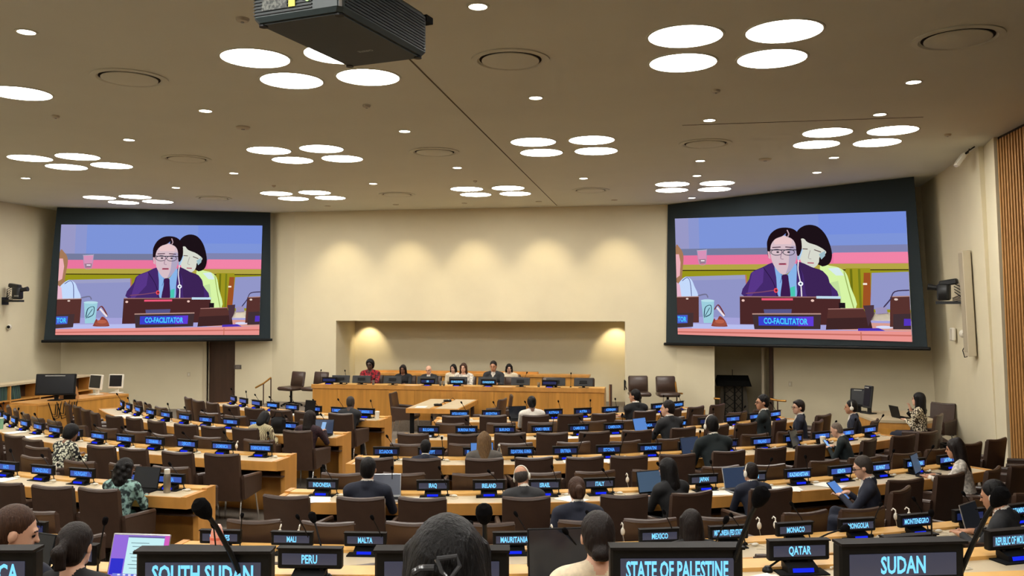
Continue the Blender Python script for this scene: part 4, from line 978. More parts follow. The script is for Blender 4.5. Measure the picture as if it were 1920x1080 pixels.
# ================================================================== laptops, bottles, papers
M_LIDBLUE = mat('laptop_lid_slate', (58, 74, 92), .35, .4)
M_SCRBLUE = emat('screen_blue', (92, 136, 205), .9)
M_SCRNAVY = mat('screen_navy', (28, 34, 46), .25, emit=(44, 58, 82), strength=.8)
M_SCRDARK = mat('screen_dim', (20, 22, 26), .15, emit=(30, 33, 38), strength=.5)  # near-black display with a weak emission of its own
def laptop(loc, rz, label, w=.32, d=.22, open_=105, shell=M_BLACK, screen=None, mac=False):
    """hinge on the far side, display towards -y"""
    r = empty('laptop', loc, rz, label, 'laptop', 'laptops on the desks')
    MB().box((0, 0, .009), (w, d, .016), bev=.005).build('keyboard_base', shell, r)
    MB().box((0, .01, .0178), (w - .04, d * .5, .002)).build('keyboard', M_BLACKM, r)
    R = RX(math.radians(-(open_ - 90))); c = Vector((0, d / 2, .016)) + R @ Vector((0, 0, d / 2 + .005))
    ld_ = MB().box(c, (w, .010, d + .01), R, bev=.004).build('lid', shell, r)
    MB().box(c + R @ Vector((0, -.0062, .002)), (w - .016, .002, d - .012), R).build('display', screen or M_SCRNAVY, ld_)
    if mac:
        q = lambda x, z, sx, sz, nm, m, k=1: MB().box(c + R @ Vector((x, -.0062 - .0009 * k, .002 + z)), (sx, .0012, sz), R).build(nm, m, ld_)
        q(.030, .005, .20, .19, 'document_window', emat('doc_white', (196, 236, 240), .95)); q(.030, .096, .20, .008, 'window_bar', emat('doc_bar', (120, 110, 170), .8), 2)
        q(-.112, -.055, .07, .08, 'wallpaper_blue', emat('wall_blue', (52, 52, 205), .9)); q(.145, .02, .025, .17, 'wallpaper_pink', emat('wall_pink', (214, 96, 190), .9)); q(0, -.095, .25, .012, 'dock', emat('dock_mix', (120, 130, 220), .9), 2)
        for i in range(8): q(.0, .065 - .018 * i, .10 - .02 * (i % 3), .0028, 'text_line', emat('doc_text', (96, 120, 130), .8), 2)
        for i in range(7): q(-.09 + .03 * i, -.095, .014, .008, 'dock_icon', emat('icon_pale', (230, 230, 250), .9), 3)
    return r
def desk_item_pos(px, row, off=.12, side_R=None):
    R = ROWS[row] + off; arc, t = on_ring(px, R); p, a = polar(R, arc); p.z = FLOORZ[row] + .743; return p, a
for px, row, off, dz, kw in [
   (974, 'A', .19, .10, dict(label='black laptop before the person with the braid', open_=100, screen=M_SCRDARK)),
   (1212, 'B', .19, .35, dict(label='laptop with bright blue display before the person in charcoal suit', screen=M_SCRBLUE, w=.30)),
   (1306, 'C', .19, .20, dict(label='dark laptop before the person in the black suit', screen=M_SCRNAVY)),
   (1232, 'D', .19, .25, dict(label='slate blue laptop before the person with long black hair', screen=mat('screen_slate', (40, 52, 66), .3, emit=(66, 86, 108), strength=.75))),
   (1392, 'D', .19, .10, dict(label='silver edged laptop before the person with white headphones', shell=M_ALU, screen=M_SCRNAVY)),
   (1738, 'D', .19, .45, dict(label='slate laptop before the person in the white blouse', screen=MATS['screen_slate'] if 'screen_slate' in MATS else M_SCRNAVY)),
   (1846, 'E', .19, .35, dict(label='silver edged dark laptop at the picture edge', shell=M_ALU, screen=M_SCRDARK)),
   (1506, 'C', .19, .45, dict(label='black laptop beside the paper cup', screen=M_SCRDARK)),
   (262, 'D', .19, .0, dict(label='black laptop beside the steel bottle', screen=M_SCRDARK)),
   (722, 'D', .19, .1, dict(label='dark laptop half hidden by the person in navy between signs', screen=mat('screen_grey', (60, 62, 70), .3, emit=(70, 74, 84), strength=.6), shell=M_ALU)),
   (906, 'C', .19, .1, dict(label='laptop with pale blue display before the person with blond hair', screen=M_SCRBLUE, w=.30)),
   (602, 'B', .19, .1, dict(label='dark tablet computer with keyboard before the person holding a phone', screen=M_SCRNAVY)),
   (18, 'F', .19, -.3, dict(label='black laptop at the picture edge before the person looking down', screen=M_SCRDARK)),
   (1062, 'F', .19, .05, dict(label='large black laptop before the person with the low bun', w=.36, d=.25, open_=100, screen=M_SCRDARK)),
   (236, 'F', .19, -.05, dict(label='silver laptop showing a document on purple wallpaper', w=.32, d=.22, open_=108, shell=M_ALU, screen=emat('screen_lilac', (150, 110, 220), .9), mac=True))]:
    p, a = desk_item_pos(px, row, off); laptop(p, a + dz, **kw)
# black tablet stood up on the front row, dark folder on the second
p, a = desk_item_pos(581, 'A', .12); r = empty('tablet', p, a, 'black tablet standing upright on the front desk behind the maroon top', 'tablet')
MB().box((0, .02, .14), (.24, .012, .28), RX(math.radians(-8))).build('panel', M_BLACK, r); MB().box((0, .06, .02), (.16, .10, .03)).build('stand', M_BLACK, r)
p, a = desk_item_pos(523, 'B', .12); r = empty('handbag', p, a + .2, 'black upright handbag on the second row desk', 'bag')
MB().box((0, 0, .13), (.24, .10, .26), bev=.04).build('body', M_BLACK, r, True); MB().tube([(-.07, 0, .25), (-.05, 0, .33), (.05, 0, .33), (.07, 0, .25)], .008, 6).build('handle', M_BLACK, r)
# phones held in hands
def phone(loc, rz, label, tilt=60, m=None):
    r = empty('smartphone', loc, rz, label, 'phone')
    MB().box((0, 0, 0), (.075, .009, .15), RX(math.radians(-(90 - tilt))), bev=.003).build('case', M_BLACK, r)
    MB().box(RX(math.radians(-(90 - tilt))) @ Vector((0, -.0052, 0)), (.068, .002, .14), RX(math.radians(-(90 - tilt)))).build('display', m or emat('phone_pale', (150, 190, 235), .9), r)
e = LAPTOP_AT[1]; phone(e[3][1] + Vector((0, 0, .05)), e[4], 'lit smartphone held by the person in maroon')
e = LAPTOP_AT[21]; phone((e[3][1] + e[3][-1]) / 2 + Vector((0, 0, .03)), e[4], 'smartphone held by the person with cropped grey hair', 50)
e = LAPTOP_AT[15]; r = empty('tablet', (e[3][1] + e[3][-1]) / 2 + Vector((0, 0, .02)), e[4], 'blue lit tablet held by the person turned sideways', 'tablet')
MB().box((0, 0, 0), (.18, .008, .24), RX(math.radians(-45))).build('panel', M_BLACK, r); MB().box(RX(math.radians(-45)) @ Vector((0, -.005, 0)), (.165, .002, .225), RX(math.radians(-45))).build('display', M_SCRBLUE, r)
# bottles and cups
def bottle(loc, label, prof, m, cap_prof=None, cm=None, name='drink_bottle', cat='bottle', extra=None):
    r = empty(name, loc, 0, label, cat)
    MB().lathe(prof, n=20).build('body', m, r, True)
    if cap_prof: MB().lathe(cap_prof, n=20).build('lid', cm, r, True)
    if extra: MB().lathe(extra[0], n=20).build('band', extra[1], r, True)
p, a = desk_item_pos(316, 'D', .14); bottle(p, 'steel thermos bottle with pale lid on the fourth row desk end', [(.036, 0), (.038, .01), (.038, .17), (.030, .20)], mat('steel_matt', (150, 142, 130), .35, .8), [(.028, .20), (.030, .205), (.030, .245), (.022, .25)], M_WHITE)
p, a = desk_item_pos(410, 'E', .05); bottle(p, 'salmon pink bottle with rounded shoulders before the Maldives sign', [(.050, 0), (.054, .02), (.054, .12), (.050, .15), (.044, .18)], mat('salmon', (236, 156, 134), .5), [(.040, .18), (.040, .20), (.028, .225), (.012, .23)], mat('salmon_pale', (244, 190, 172), .5), extra=([(.0545, .11), (.056, .115), (.056, .125), (.0545, .13)], mat('coral', (226, 106, 84), .5)))
p, a = desk_item_pos(4, 'C', .22); bottle(p, 'pale green tumbler at the picture edge', [(.034, 0), (.042, .16), (.042, .17)], mat('green_tumbler', (150, 205, 170), .2, trans=.4), [(.043, .17), (.043, .185), (.02, .19)], M_WHITE, 'tumbler', 'cup')
p, a = desk_item_pos(708, 'A', .08); bottle(p, 'white paper cup at the end of the front desk', [(.030, 0), (.041, .12)], M_WHITE, [(.043, .12), (.043, .13), (.036, .138)], M_WHITE, 'paper_cup', 'cup')
p, a = desk_item_pos(1541, 'C', .14); bottle(p, 'white paper cup beside the black laptop', [(.030, 0), (.041, .12)], M_WHITE, [(.043, .12), (.043, .128), (.036, .13)], M_WHITE, 'paper_cup', 'cup')
p, a = desk_item_pos(936, 'C', .05); bottle(p, 'clear water bottle beside the person with blond hair', [(.032, 0), (.033, .01), (.033, .13), (.014, .18), (.013, .195)], M_GLASS, [(.015, .195), (.015, .215), (.012, .217)], M_WHITE, extra=([(.0335, .05), (.0338, .055), (.0338, .10), (.0335, .105)], M_PAPER))
# papers on the desks, each named after the sign it lies nearest to
used = {}
for px, row, off, n, rz in [(30, 'C', .2, 3, .1), (62, 'C', .2, 2, .3), (232, 'C', .2, 2, .2), (8, 'D', .18, 2, 0), (236, 'B', .2, 2, .5), (252, 'B', .18, 1, -.2), (545, 'A', .2, 3, .1), (790, 'D', .2, 2, 1.5), (1070, 'D', .22, 2, .6), (1340, 'D', .18, 2, 1.3), (1470, 'D', .2, 5, 1.2), (1555, 'D', .2, 3, .5), (1080, 'C', .2, 2, 1.4), (1140, 'C', .22, 1, .3), (1700, 'E', .18, 2, .4), (1870, 'E', .2, 4, .3), (1210, 'E', .2, 3, 1.2), (1270, 'E', .2, 3, 1.5), (720, 'F', .2, 2, .2), (1450, 'F', .2, 2, .2), (1385, 'B', .2, 2, .6), (1065, 'B', .22, 1, 1.3), (600, 'D', .2, 2, .4)]:
    p, a = desk_item_pos(px, row, off); s_ = near_sign(p); c = used.get(s_[0], 0); used[s_[0]] = c + 1
    sheets(p, a + rz, ('white papers lying before ' if c == 0 else 'further white papers beside those before ') + f'the {s_[0].title()} sign', n=n)
# dark leather folder behind the Sudan sign
p, a = desk_item_pos(1705, 'F', .18); r = empty('leather_folder', p + Vector((0, 0, .0)), a, 'dark brown leather folder lying behind the Sudan sign', 'folder')
MB().box((0, 0, .012), (.34, .25, .022), bev=.008).build('cover', mat('folder_brown', (58, 40, 34), .4), r); MB().box((0, -.004, .012), (.325, .246, .012)).build('pages', M_PAPER, r)

# ================================================================== projection screens with their live picture
def flat(pts, name): return pts
SCENE_W, SCENE_H = 1300.0, 705.0
def U(x, y): return ((x - 378) / SCENE_W, (y - 212) / SCENE_H)
def rect(x0, y0, x1, y1): return [(x0, y0), (x1, y0), (x1, y1), (x0, y1)]
def circ(x, y, rx, ry=None, n=20): ry = ry or rx; return [(x + rx * math.cos(t), y + ry * math.sin(t)) for t in np.linspace(0, 2 * math.pi, n, endpoint=False)]
def line(pts, w):
    o = []; q = [Vector(p) for p in pts]; up = []; dn = []
    for i, p in enumerate(q):
        d = q[min(i + 1, len(q) - 1)] - q[max(i - 1, 0)]; d.normalize(); nrm = Vector((-d.y, d.x)) * w / 2; up.append(tuple(p + nrm)); dn.append(tuple(p - nrm))
    return up + dn[::-1]
def soft(p, n=4):
    """rounded outline through the given corners, for organic shapes"""
    if len(p) < 6 or len(p) > 24 or len(set(round(q[0]) for q in p)) <= 2: return p
    o = []; N = len(p)
    for i in range(N):
        a, b, c, d = [Vector(p[(i + j) % N]) for j in (-1, 0, 1, 2)]
        for j in range(n):
            t = j / n; o.append(tuple(.5 * (2 * b + (c - a) * t + (2 * a - 5 * b + 4 * c - d) * t * t + (3 * b - a - 3 * c + d) * t ** 3)))
    return o
SHOT = [
 (rect(378, 212, 1678, 400), (120, 142, 208)), (rect(378, 212, 470, 400), (146, 146, 190)), (rect(470, 212, 540, 400), (134, 144, 198)), (rect(1250, 212, 1678, 330), (112, 136, 212)),
 (rect(378, 398, 1678, 442), (112, 118, 150)), (rect(1290, 392, 1678, 440), (122, 126, 168)),
 (rect(378, 438, 1678, 496), (224, 112, 152)), (rect(1320, 432, 1678, 490), (232, 126, 160)),
 (rect(378, 494, 1678, 530), (172, 158, 66)), (rect(378, 526, 1678, 532), (48, 40, 14)), (rect(378, 532, 1678, 760), (146, 142, 24)), (rect(1380, 520, 1500, 760), (150, 142, 30)), (rect(1400, 524, 1412, 740), (104, 108, 20)), (rect(1440, 524, 1452, 740), (112, 118, 26)),
 ([(1468, 545), (1500, 545), (1496, 745), (1455, 745)], (150, 78, 34)), (rect(1462, 602, 1482, 612), (236, 226, 210)),
 ([(440, 566), (825, 556), (834, 600), (842, 830), (440, 830)], (138, 142, 190)), ([(440, 566), (825, 556), (832, 580), (440, 590)], (150, 152, 190)), ([(825, 556), (834, 556), (850, 830), (842, 830)], (180, 110, 90)),
 ([(1506, 546), (1678, 540), (1678, 745), (1492, 745)], (140, 144, 192)),
 ([(525, 412), (588, 408), (578, 488), (538, 490)], (206, 140, 176)), ([(534, 462), (580, 460), (578, 488), (540, 490)], (150, 120, 140)), (line([(522, 410), (590, 406)], 3), (190, 190, 210)), (line([(525, 412), (538, 490), (578, 488), (588, 408)], 3), (160, 150, 180)), (rect(548, 468, 572, 474), (240, 236, 240)),
 # person cut by the picture's edge
 ([(378, 390), (408, 392), (428, 425), (430, 470), (418, 560), (424, 600), (414, 640), (378, 660)], (158, 116, 84)), ([(378, 430), (400, 430), (410, 480), (402, 560), (378, 575)], (226, 168, 176)), ([(378, 640), (398, 600), (440, 568), (478, 582), (498, 620), (516, 690), (378, 690)], (188, 208, 240)), (line([(420, 590), (452, 572), (472, 600), (478, 680)], 4), (70, 70, 130)), ([(378, 600), (400, 615), (410, 690), (378, 690)], (222, 176, 196)),
 # person behind
 ([(1255, 495), (1300, 505), (1345, 516), (1382, 548), (1400, 620), (1422, 742), (1270, 742), (1250, 560)], (206, 234, 158)), ([(1290, 520), (1345, 516), (1370, 560), (1330, 560)], (206, 226, 226)), (line([(1372, 545), (1390, 640), (1412, 740)], 5), (150, 170, 90)), ([(1300, 600), (1340, 590), (1360, 742), (1300, 742)], (186, 214, 150)),
 ([(1128, 330), (1150, 290), (1195, 272), (1245, 284), (1285, 330), (1308, 395), (1314, 450), (1300, 492), (1268, 508), (1244, 500), (1130, 440)], (26, 16, 22)),
 ([(1148, 362), (1168, 350), (1190, 372), (1240, 392), (1282, 422), (1278, 440), (1250, 456), (1244, 486), (1226, 510), (1196, 520), (1160, 500), (1142, 450)], (206, 208, 196)), ([(1246, 440), (1280, 420), (1278, 450), (1258, 470)], (150, 180, 190)), (line([(1160, 408), (1188, 410)], 5), (90, 70, 70)), (line([(1222, 414), (1258, 428)], 5), (90, 70, 70)), (line([(1200, 420), (1190, 460), (1204, 466)], 3), (150, 140, 140)), (line([(1184, 488), (1218, 490)], 7), (176, 96, 110)), ([(1130, 430), (1160, 410), (1140, 470), (1128, 470)], (140, 170, 200)),
 # speaker
 ([(1002, 488), (930, 512), (868, 540), (850, 580), (828, 690), (1308, 690), (1296, 600), (1278, 552), (1205, 512), (1130, 484), (1112, 560), (1050, 570)], (66, 40, 104)), ([(1130, 484), (1205, 512), (1278, 552), (1300, 690), (1180, 690), (1160, 560)], (58, 34, 82)), ([(868, 540), (940, 512), (930, 600), (850, 690), (830, 690)], (84, 52, 130)), (line([(940, 520), (990, 600), (1012, 690)], 4), (40, 22, 66)), (line([(1130, 490), (1150, 580), (1120, 690)], 4), (40, 22, 66)),
 ([(1002, 500), (1040, 552), (1075, 552), (1122, 490), (1120, 600), (1112, 690), (1022, 690), (1008, 570)], (130, 172, 222)), (line([(1018, 520), (1040, 560), (1030, 600)], 3), (80, 110, 170)), ([(1040, 560), (1072, 556), (1078, 590), (1082, 690), (1030, 690), (1040, 600)], (58, 26, 74)), ([(1084, 630), (1112, 620), (1110, 690), (1086, 690)], (70, 190, 170)),
 ([(980, 372), (1005, 344), (1060, 330), (1112, 350), (1126, 395), (1128, 440), (1116, 490), (1090, 532), (1062, 552), (1036, 550), (1010, 522), (988, 480), (980, 430)], (206, 182, 190)), ([(1092, 400), (1126, 395), (1128, 440), (1116, 490), (1090, 532), (1062, 552), (1080, 500)], (170, 160, 186)), ([(1000, 350), (1062, 336), (1105, 352), (1100, 380), (1005, 380)], (224, 190, 192)),
 ([(966, 450), (962, 400), (964, 360), (985, 318), (1020, 292), (1060, 284), (1104, 290), (1136, 312), (1154, 350), (1156, 410), (1140, 446), (1128, 440), (1122, 380), (1104, 350), (1070, 332), (1072, 318), (1050, 334), (1010, 350), (984, 386), (978, 440)], (28, 14, 20)), (line([(1080, 300), (1088, 322), (1082, 336)], 6), (180, 150, 160)),
 ([(964, 420), (976, 420), (980, 466), (968, 458)], (210, 170, 180)),
 ('ring', (1016, 426, 32, 17, 4), (60, 60, 76)), ('ring', (1084, 427, 32, 17, 4), (60, 60, 76)), (line([(975, 412), (1126, 414)], 5), (44, 44, 60)), (circ(1022, 425, 8, 5, 10), (50, 44, 56)), (circ(1084, 426, 8, 5, 10), (50, 44, 56)), (line([(992, 398), (1040, 396)], 6), (90, 66, 80)), (line([(1066, 396), (1112, 400)], 6), (90, 66, 80)), (line([(1046, 420), (1038, 460), (1052, 466)], 4), (150, 120, 140)), (line([(1026, 494), (1068, 494)], 10), (172, 76, 100)), (line([(1032, 493), (1062, 493)], 4), (90, 40, 60)),
 (line([(1136, 476), (1132, 530), (1144, 610), (1146, 680)], 6), (226, 220, 226)), (circ(1143, 607, 14, 13), (236, 240, 246)), (circ(1143, 607, 6, 6, 10), (60, 80, 100)), (line([(1140, 470), (1160, 410)], 7), (170, 200, 230)),
 (line([(836, 664), (920, 656), (1000, 644)], 6), (120, 70, 100)), (circ(1004, 646, 12, 14), (222, 70, 84)), (circ(1006, 646, 6, 7, 10), (90, 30, 40)),
 # desk
 (rect(378, 808, 1678, 880), (158, 156, 208)), ([(470, 850), (880, 848), (872, 884), (478, 886)], (176, 182, 228)), (rect(1330, 820, 1678, 862), (206, 150, 140)), ([(378, 880), (1678, 862), (1678, 917), (378, 917)], (224, 142, 136)), ([(378, 897), (1678, 880), (1678, 888), (378, 905)], (190, 106, 96)), (rect(1440, 872, 1446, 917), (190, 110, 90)),
 # equipment
 ([(378, 690), (528, 686), (524, 842), (378, 846)], (84, 48, 44)), (line([(378, 690), (528, 686)], 5), (170, 130, 120)), (circ(450, 700, 9, 5, 10), (220, 200, 190)), ([(378, 788), (490, 784), (484, 868), (378, 876)], (66, 48, 50)), ([(378, 800), (450, 798), (448, 846), (378, 850)], (70, 92, 196)),
 (line([(530, 680), (575, 672), (588, 690)], 8), (110, 110, 140)), ([(544, 712), (628, 710), (618, 842), (556, 844)], (150, 198, 212)), (circ(586, 710, 44, 8), (176, 214, 224)), (line([(560, 800), (570, 750), (606, 738), (604, 786), (572, 806)], 5), (30, 60, 80)), (line([(560, 812), (598, 752)], 4), (30, 60, 80)),
 ([(610, 848), (625, 815), (640, 830), (660, 800), (690, 820), (705, 850), (700, 862), (612, 862)], (136, 62, 52)), (line([(630, 760), (655, 735), (690, 790)], 8), (110, 50, 50)), (line([(645, 750), (690, 800)], 12), (226, 214, 220)), (circ(660, 845, 44, 16), (150, 76, 60)), (circ(660, 832, 30, 12), (176, 92, 70)),
 ([(790, 684), (1350, 678), (1342, 836), (786, 846)], (72, 38, 38)), (line([(790, 684), (1230, 682)], 6), (150, 110, 110)), ([(1225, 676), (1350, 676), (1350, 690), (1225, 690)], (184, 210, 226)), ([(920, 692), (1098, 690), (1098, 702), (920, 704)], (226, 84, 116)), (circ(810, 706, 9, 7, 10), (226, 190, 180)), (circ(1204, 702, 9, 7, 10), (226, 190, 180)), ([(930, 756), (1090, 752), (1086, 778), (934, 780)], (84, 82, 130)), (rect(1340, 712, 1372, 742), (30, 20, 26)),
 ([(862, 782), (1246, 774), (1240, 862), (872, 872)], (62, 46, 50)), (line([(862, 784), (1246, 776)], 7), (176, 140, 130)), ([(898, 798), (1206, 792), (1204, 846), (898, 850)], (56, 62, 196)), ([(1120, 796), (1206, 792), (1204, 846), (1120, 848)], (92, 58, 206)),
 ([(1284, 748), (1460, 742), (1480, 790), (1500, 852), (1268, 864)], (84, 48, 44)), ([(1276, 800), (1490, 790), (1500, 852), (1268, 864)], (60, 36, 36)), (line([(1284, 748), (1460, 742)], 5), (160, 116, 110)), ([(1460, 726), (1512, 722), (1510, 770), (1480, 840), (1470, 770)], (72, 50, 60)), (circ(1556, 842, 40, 8), (206, 210, 236)), ([(1430, 852), (1530, 848), (1560, 862), (1430, 866)], (74, 50, 170)), ([(1516, 738), (1570, 730), (1574, 766), (1520, 772)], (150, 140, 176)),
 ([(1590, 676), (1678, 672), (1678, 838), (1582, 840)], (84, 48, 44)), (line([(1590, 676), (1678, 672)], 5), (170, 130, 120)), (circ(1616, 690, 9, 6, 10), (220, 200, 190)), ([(1600, 770), (1678, 766), (1678, 850), (1596, 852)], (62, 46, 50)), ([(1648, 794), (1678, 794), (1678, 830), (1646, 832)], (80, 50, 180)), (line([(1560, 730), (1590, 690), (1612, 648), (1678, 640)], 6), (60, 50, 80)),
]
_pm = {}
def shot_mat():
    if 'm' in _pm: return _pm['m']
    m = bpy.data.materials.new('projected_picture'); m.use_nodes = True; nt = m.node_tree; nt.nodes.clear()
    o = nt.nodes.new('ShaderNodeOutputMaterial'); e = nt.nodes.new('ShaderNodeEmission'); a = nt.nodes.new('ShaderNodeVertexColor'); a.layer_name = 'ink'
    nt.links.new(a.outputs[0], e.inputs[0]); e.inputs[1].default_value = 1.0; nt.links.new(e.outputs[0], o.inputs[0]); _pm['m'] = m; return m
def picture(name, corners, nrm, parent):
    """flat print: the broadcast picture laid out on the cloth between four corners (TL, TR, BR, BL)"""
    TL, TR, BR, BL = [Vector(c) for c in corners]; nrm = Vector(nrm)
    def pos(u, v, k): u = min(max(u, 0), 1); v = min(max(v, 0), 1); return TL * (1 - u) * (1 - v) + TR * u * (1 - v) + BR * u * v + BL * (1 - u) * v + nrm * (.012 + .00016 * k)
    bm = bmesh.new(); cl_ = bm.loops.layers.float_color.new('ink')
    def poly(pts, rgb, k):
        vs = [bm.verts.new(pos(*U(x, y), k)) for x, y in pts]; c = (*lin(rgb), 1)
        for t in tessellate_polygon([[Vector((x, y, 0)) for x, y in pts]]):
            try: f = bm.faces.new([vs[i] for i in t])
            except ValueError: continue
            for l in f.loops: l[cl_] = c
    for k, it in enumerate(SHOT):
        if it[0] == 'ring':
            x, y, rx, ry, w_ = it[1]; t = np.linspace(0, 2 * math.pi, 19)
            for i in range(18): poly([(x + (rx + s_) * math.cos(a_), y + (ry + s_) * math.sin(a_)) for s_, a_ in ((w_ / 2, t[i]), (w_ / 2, t[i + 1]), (-w_ / 2, t[i + 1]), (-w_ / 2, t[i]))], it[2], k)
        else: poly(soft(it[0]), it[1], k)
    for s, cx, cy, h, wd in (('CO-FACILITATOR', 1052, 822, 36, 246), ('TOR', 412, 824, 32, 60)):
        me = text_mesh(s, 1.0, 99.0); co = [v.co for v in me.vertices]; x0 = min(c.x for c in co); x1 = max(c.x for c in co); z0 = min(c.z for c in co); z1 = max(c.z for c in co)
        for p in me.polygons:
            poly([(cx + ((co[i].x - x0) / (x1 - x0) - .5) * wd, cy - ((co[i].z - z0) / (z1 - z0) - .5) * h) for i in p.vertices], (70, 200, 250), len(SHOT) + 2)
    me = bpy.data.meshes.new(name); bm.to_mesh(me); bm.free(); return link(name, me, shot_mat(), parent)
def screen(label, A, B, out, pic):
    """A, B: two points on the floor plan under the cloth"""
    A = Vector((*A, 0)); B = Vector((*B, 0)); d = (B - A).normalized(); n = Vector((d.y, -d.x, 0))
    if n.y > 0: n = -n
    r = empty('projection_screen', (0, 0, 0), 0, label, 'screen', 'pull-down projection screens')
    C4 = [at_plane(x, y, A, n) for x, y in out]; P4 = [at_plane(x, y, A, n) for x, y in pic]
    for c in C4[:2]: c.z = min(c.z, CEIL - .01)
    vs = C4 + [c - n * .012 for c in C4]
    MB().add(vs, [(0, 1, 2, 3), (7, 6, 5, 4), (0, 4, 5, 1), (1, 5, 6, 2), (2, 6, 7, 3), (3, 7, 4, 0)]).build('border_cloth', M_SCRFAB, r)
    MB().add([c + n * .004 for c in P4] + [c for c in P4], [(0, 1, 2, 3), (7, 6, 5, 4), (0, 4, 5, 1), (1, 5, 6, 2), (2, 6, 7, 3), (3, 7, 4, 0)]).build('picture_cloth', M_WHITE, r)
    picture('projected_picture', P4, n, r)
    MB().tube([C4[3] - d * .05, C4[2] + d * .05], .035, 8).build('bottom_bar', M_BLACK, r)
    return r
screen('large pull-down screen over the door showing a speaker broadcast', (-15.15, 20.04), (-10.32, 22.11), [(107, 387), (507, 398), (507, 637), (82, 640)], [(115, 421), (492, 423), (486, 628), (104, 628)])
screen('large pull-down screen over the lectern recess showing a speaker broadcast', (0.17, 22.05), (4.86, 18.22), [(1252, 384), (1713, 331), (1739, 654), (1249, 645)], [(1266, 410), (1699, 396), (1711, 641), (1272, 627)])

# ================================================================== along the walls
M_CAMB = mat('camera_black', (22, 24, 28), .45)
def ptz(loc, rz, label, dirx):
    r = empty('wall_camera', loc, rz, label, 'camera', 'remote cameras on the side walls')
    MB().box((.16, 0, -.16), (.52, .16, .05)).build('shelf_bracket', M_CAMB, r); MB().box((-.08, 0, -.16), (.04, .2, .18)).build('wall_plate', M_CAMB, r)
    MB().box((.30, 0, .03), (.20, .20, .30), bev=.03).build('head', M_CAMB, r, True); MB().box((.22, 0, .20), (.30, .14, .10), RY(.15), bev=.02).build('body', M_CAMB, r)
    MB().tube([(.38, 0, .10), (.50, .03, .12), (.56, .04, .13)], [.045, .05, .06], 12).build('lens_hood', M_CAMB, r, True)
    MB().box((.36, -.10, -.04), (.12, .01, .03)).build('badge', M_GREYP, r)
    for k in range(4): MB().tube([(.14, -.02 * k, .18 - .05 * k), (.02, -.03, .12 - .06 * k), (.0, -.02 * k, -.02 - .03 * k), (.16, 0, -.08 - .02 * k)], .008, 6).build('cable', M_BLACK, r)
_p = at_X(14, 552, -15.62); ptz((-15.62, _p.y, _p.z), -.1, 'black remote camera on a wall bracket above the bookshelf', 1)
ptz((5.26, 16.72, 2.98), math.pi - .55, 'black remote camera on a wall bracket beside the column loudspeaker', 1)
def dome(loc, label):
    r = empty('dome_camera', loc, 0, label, 'camera', 'small dome cameras'); MB().ball((0, 0, 0), (.06, .06, .07), 14, 10).build('cover', M_WHITE, r, True); MB().ball((.015, -.035, 0), .04, 12, 8).build('lens', M_BLACK, r, True)
_p = at_X(17, 613, -15.65); dome((-15.65, _p.y, _p.z), 'small white dome camera on the wall above the bookshelf'); dome((5.26, 16.72, 2.27), 'small dome camera on the wall between the white box and loudspeaker')
def wall_x(y, z): return 5.24 + (y - 15.05) * .0894 - .24 * z / CEIL
r = empty('wall_box', (wall_x(17.3, 2.24) - .02, 17.35, 2.24), -.09, 'white square wall box below the remote camera', 'box'); MB().box((-.03, 0, 0), (.07, .24, .24), bev=.02).build('casing', M_WHITE, r); MB().box((-.068, -.05, 0), (.006, .10, .20)).build('cover_plate', mat('pale_plate', (206, 198, 180), .5), r)
r = empty('column_loudspeaker', (wall_x(15.9, 2.8) - .04, 15.95, 2.80), -.05, 'tall pale column loudspeaker on the wall beside the pillar', 'loudspeaker'); R = RY(-.045)
MB().box((-.05, 0, 0), (.13, .26, 1.78), R, bev=.01).build('cabinet', mat('speaker_cream', (196, 184, 158), .6), r); MB().box(R @ Vector((-.118, 0, .02)), (.006, .21, 1.68), R).build('grille', mat('speaker_grille', (176, 164, 140), .8), r); MB().tube([(-.06, .13, -.72), (-.08, .20, -.80), (-.06, .16, -.92), (-.05, .05, -.90)], .008, 6).build('cable', M_BLACK, r)
r = empty('ceiling_antenna', (4.83, 15.2, 5.22), 0, 'white tilted device on a black arm where pillar meets ceiling', 'antenna'); MB().box((-.05, .0, -.10), (.07, .16, .24), RY(.6), bev=.015).build('casing', M_WHITE, r); MB().tube([(-.02, 0, -.04), (.03, -.16, .02), (.08, -.26, .06)], .012, 6).build('arm', M_BLACK, r); MB().tube([(.0, -.06, -.03), (.03, -.12, -.01), (.02, -.2, .04)], .007, 6).build('cable', M_BLACK, r)
# plaques, switches
r = empty('wall_plaque', at_Y(446, 688, 22.33), 0, 'small grey plaque on the wall panel beside the door', 'plaque'); MB().box((0, -.005, 0), (.20, .012, .11)).build('plate', mat('plaque_grey', (104, 96, 92), .4, .4), r); [MB().box((0, -.012, .03 - .02 * i), (.14 - .03 * (i % 2), .002, .008)).build('lettering', mat('plaque_light', (170, 160, 150), .5), r) for i in range(4)]
for px, py, lab in ((1482, 720, 'light switch on the plain wall beside the recess'), (354, 702, 'light switch on the wall beside the dark door')):
    if px > 960: n_ = Vector((-2.5, -3.05, 0)).normalized(); p = at_plane(px, py, (2.65, 22.0, 0), n_) + n_ * .004; rz = -.687
    else: n_ = Vector((1.36, -3.55, 0)).normalized(); p = at_plane(px, py, (-12.25, 22.36, 0), n_) + n_ * .004; rz = .366
    r = empty('wall_switch', p, rz, lab, 'switch', 'wall switches'); MB().box((0, -.004, 0), (.09, .01, .12)).build('plate', mat('switch_cream', (206, 194, 164), .5), r); MB().box((0, -.012, 0), (.03, .008, .06)).build('rocker', M_WHITE, r)
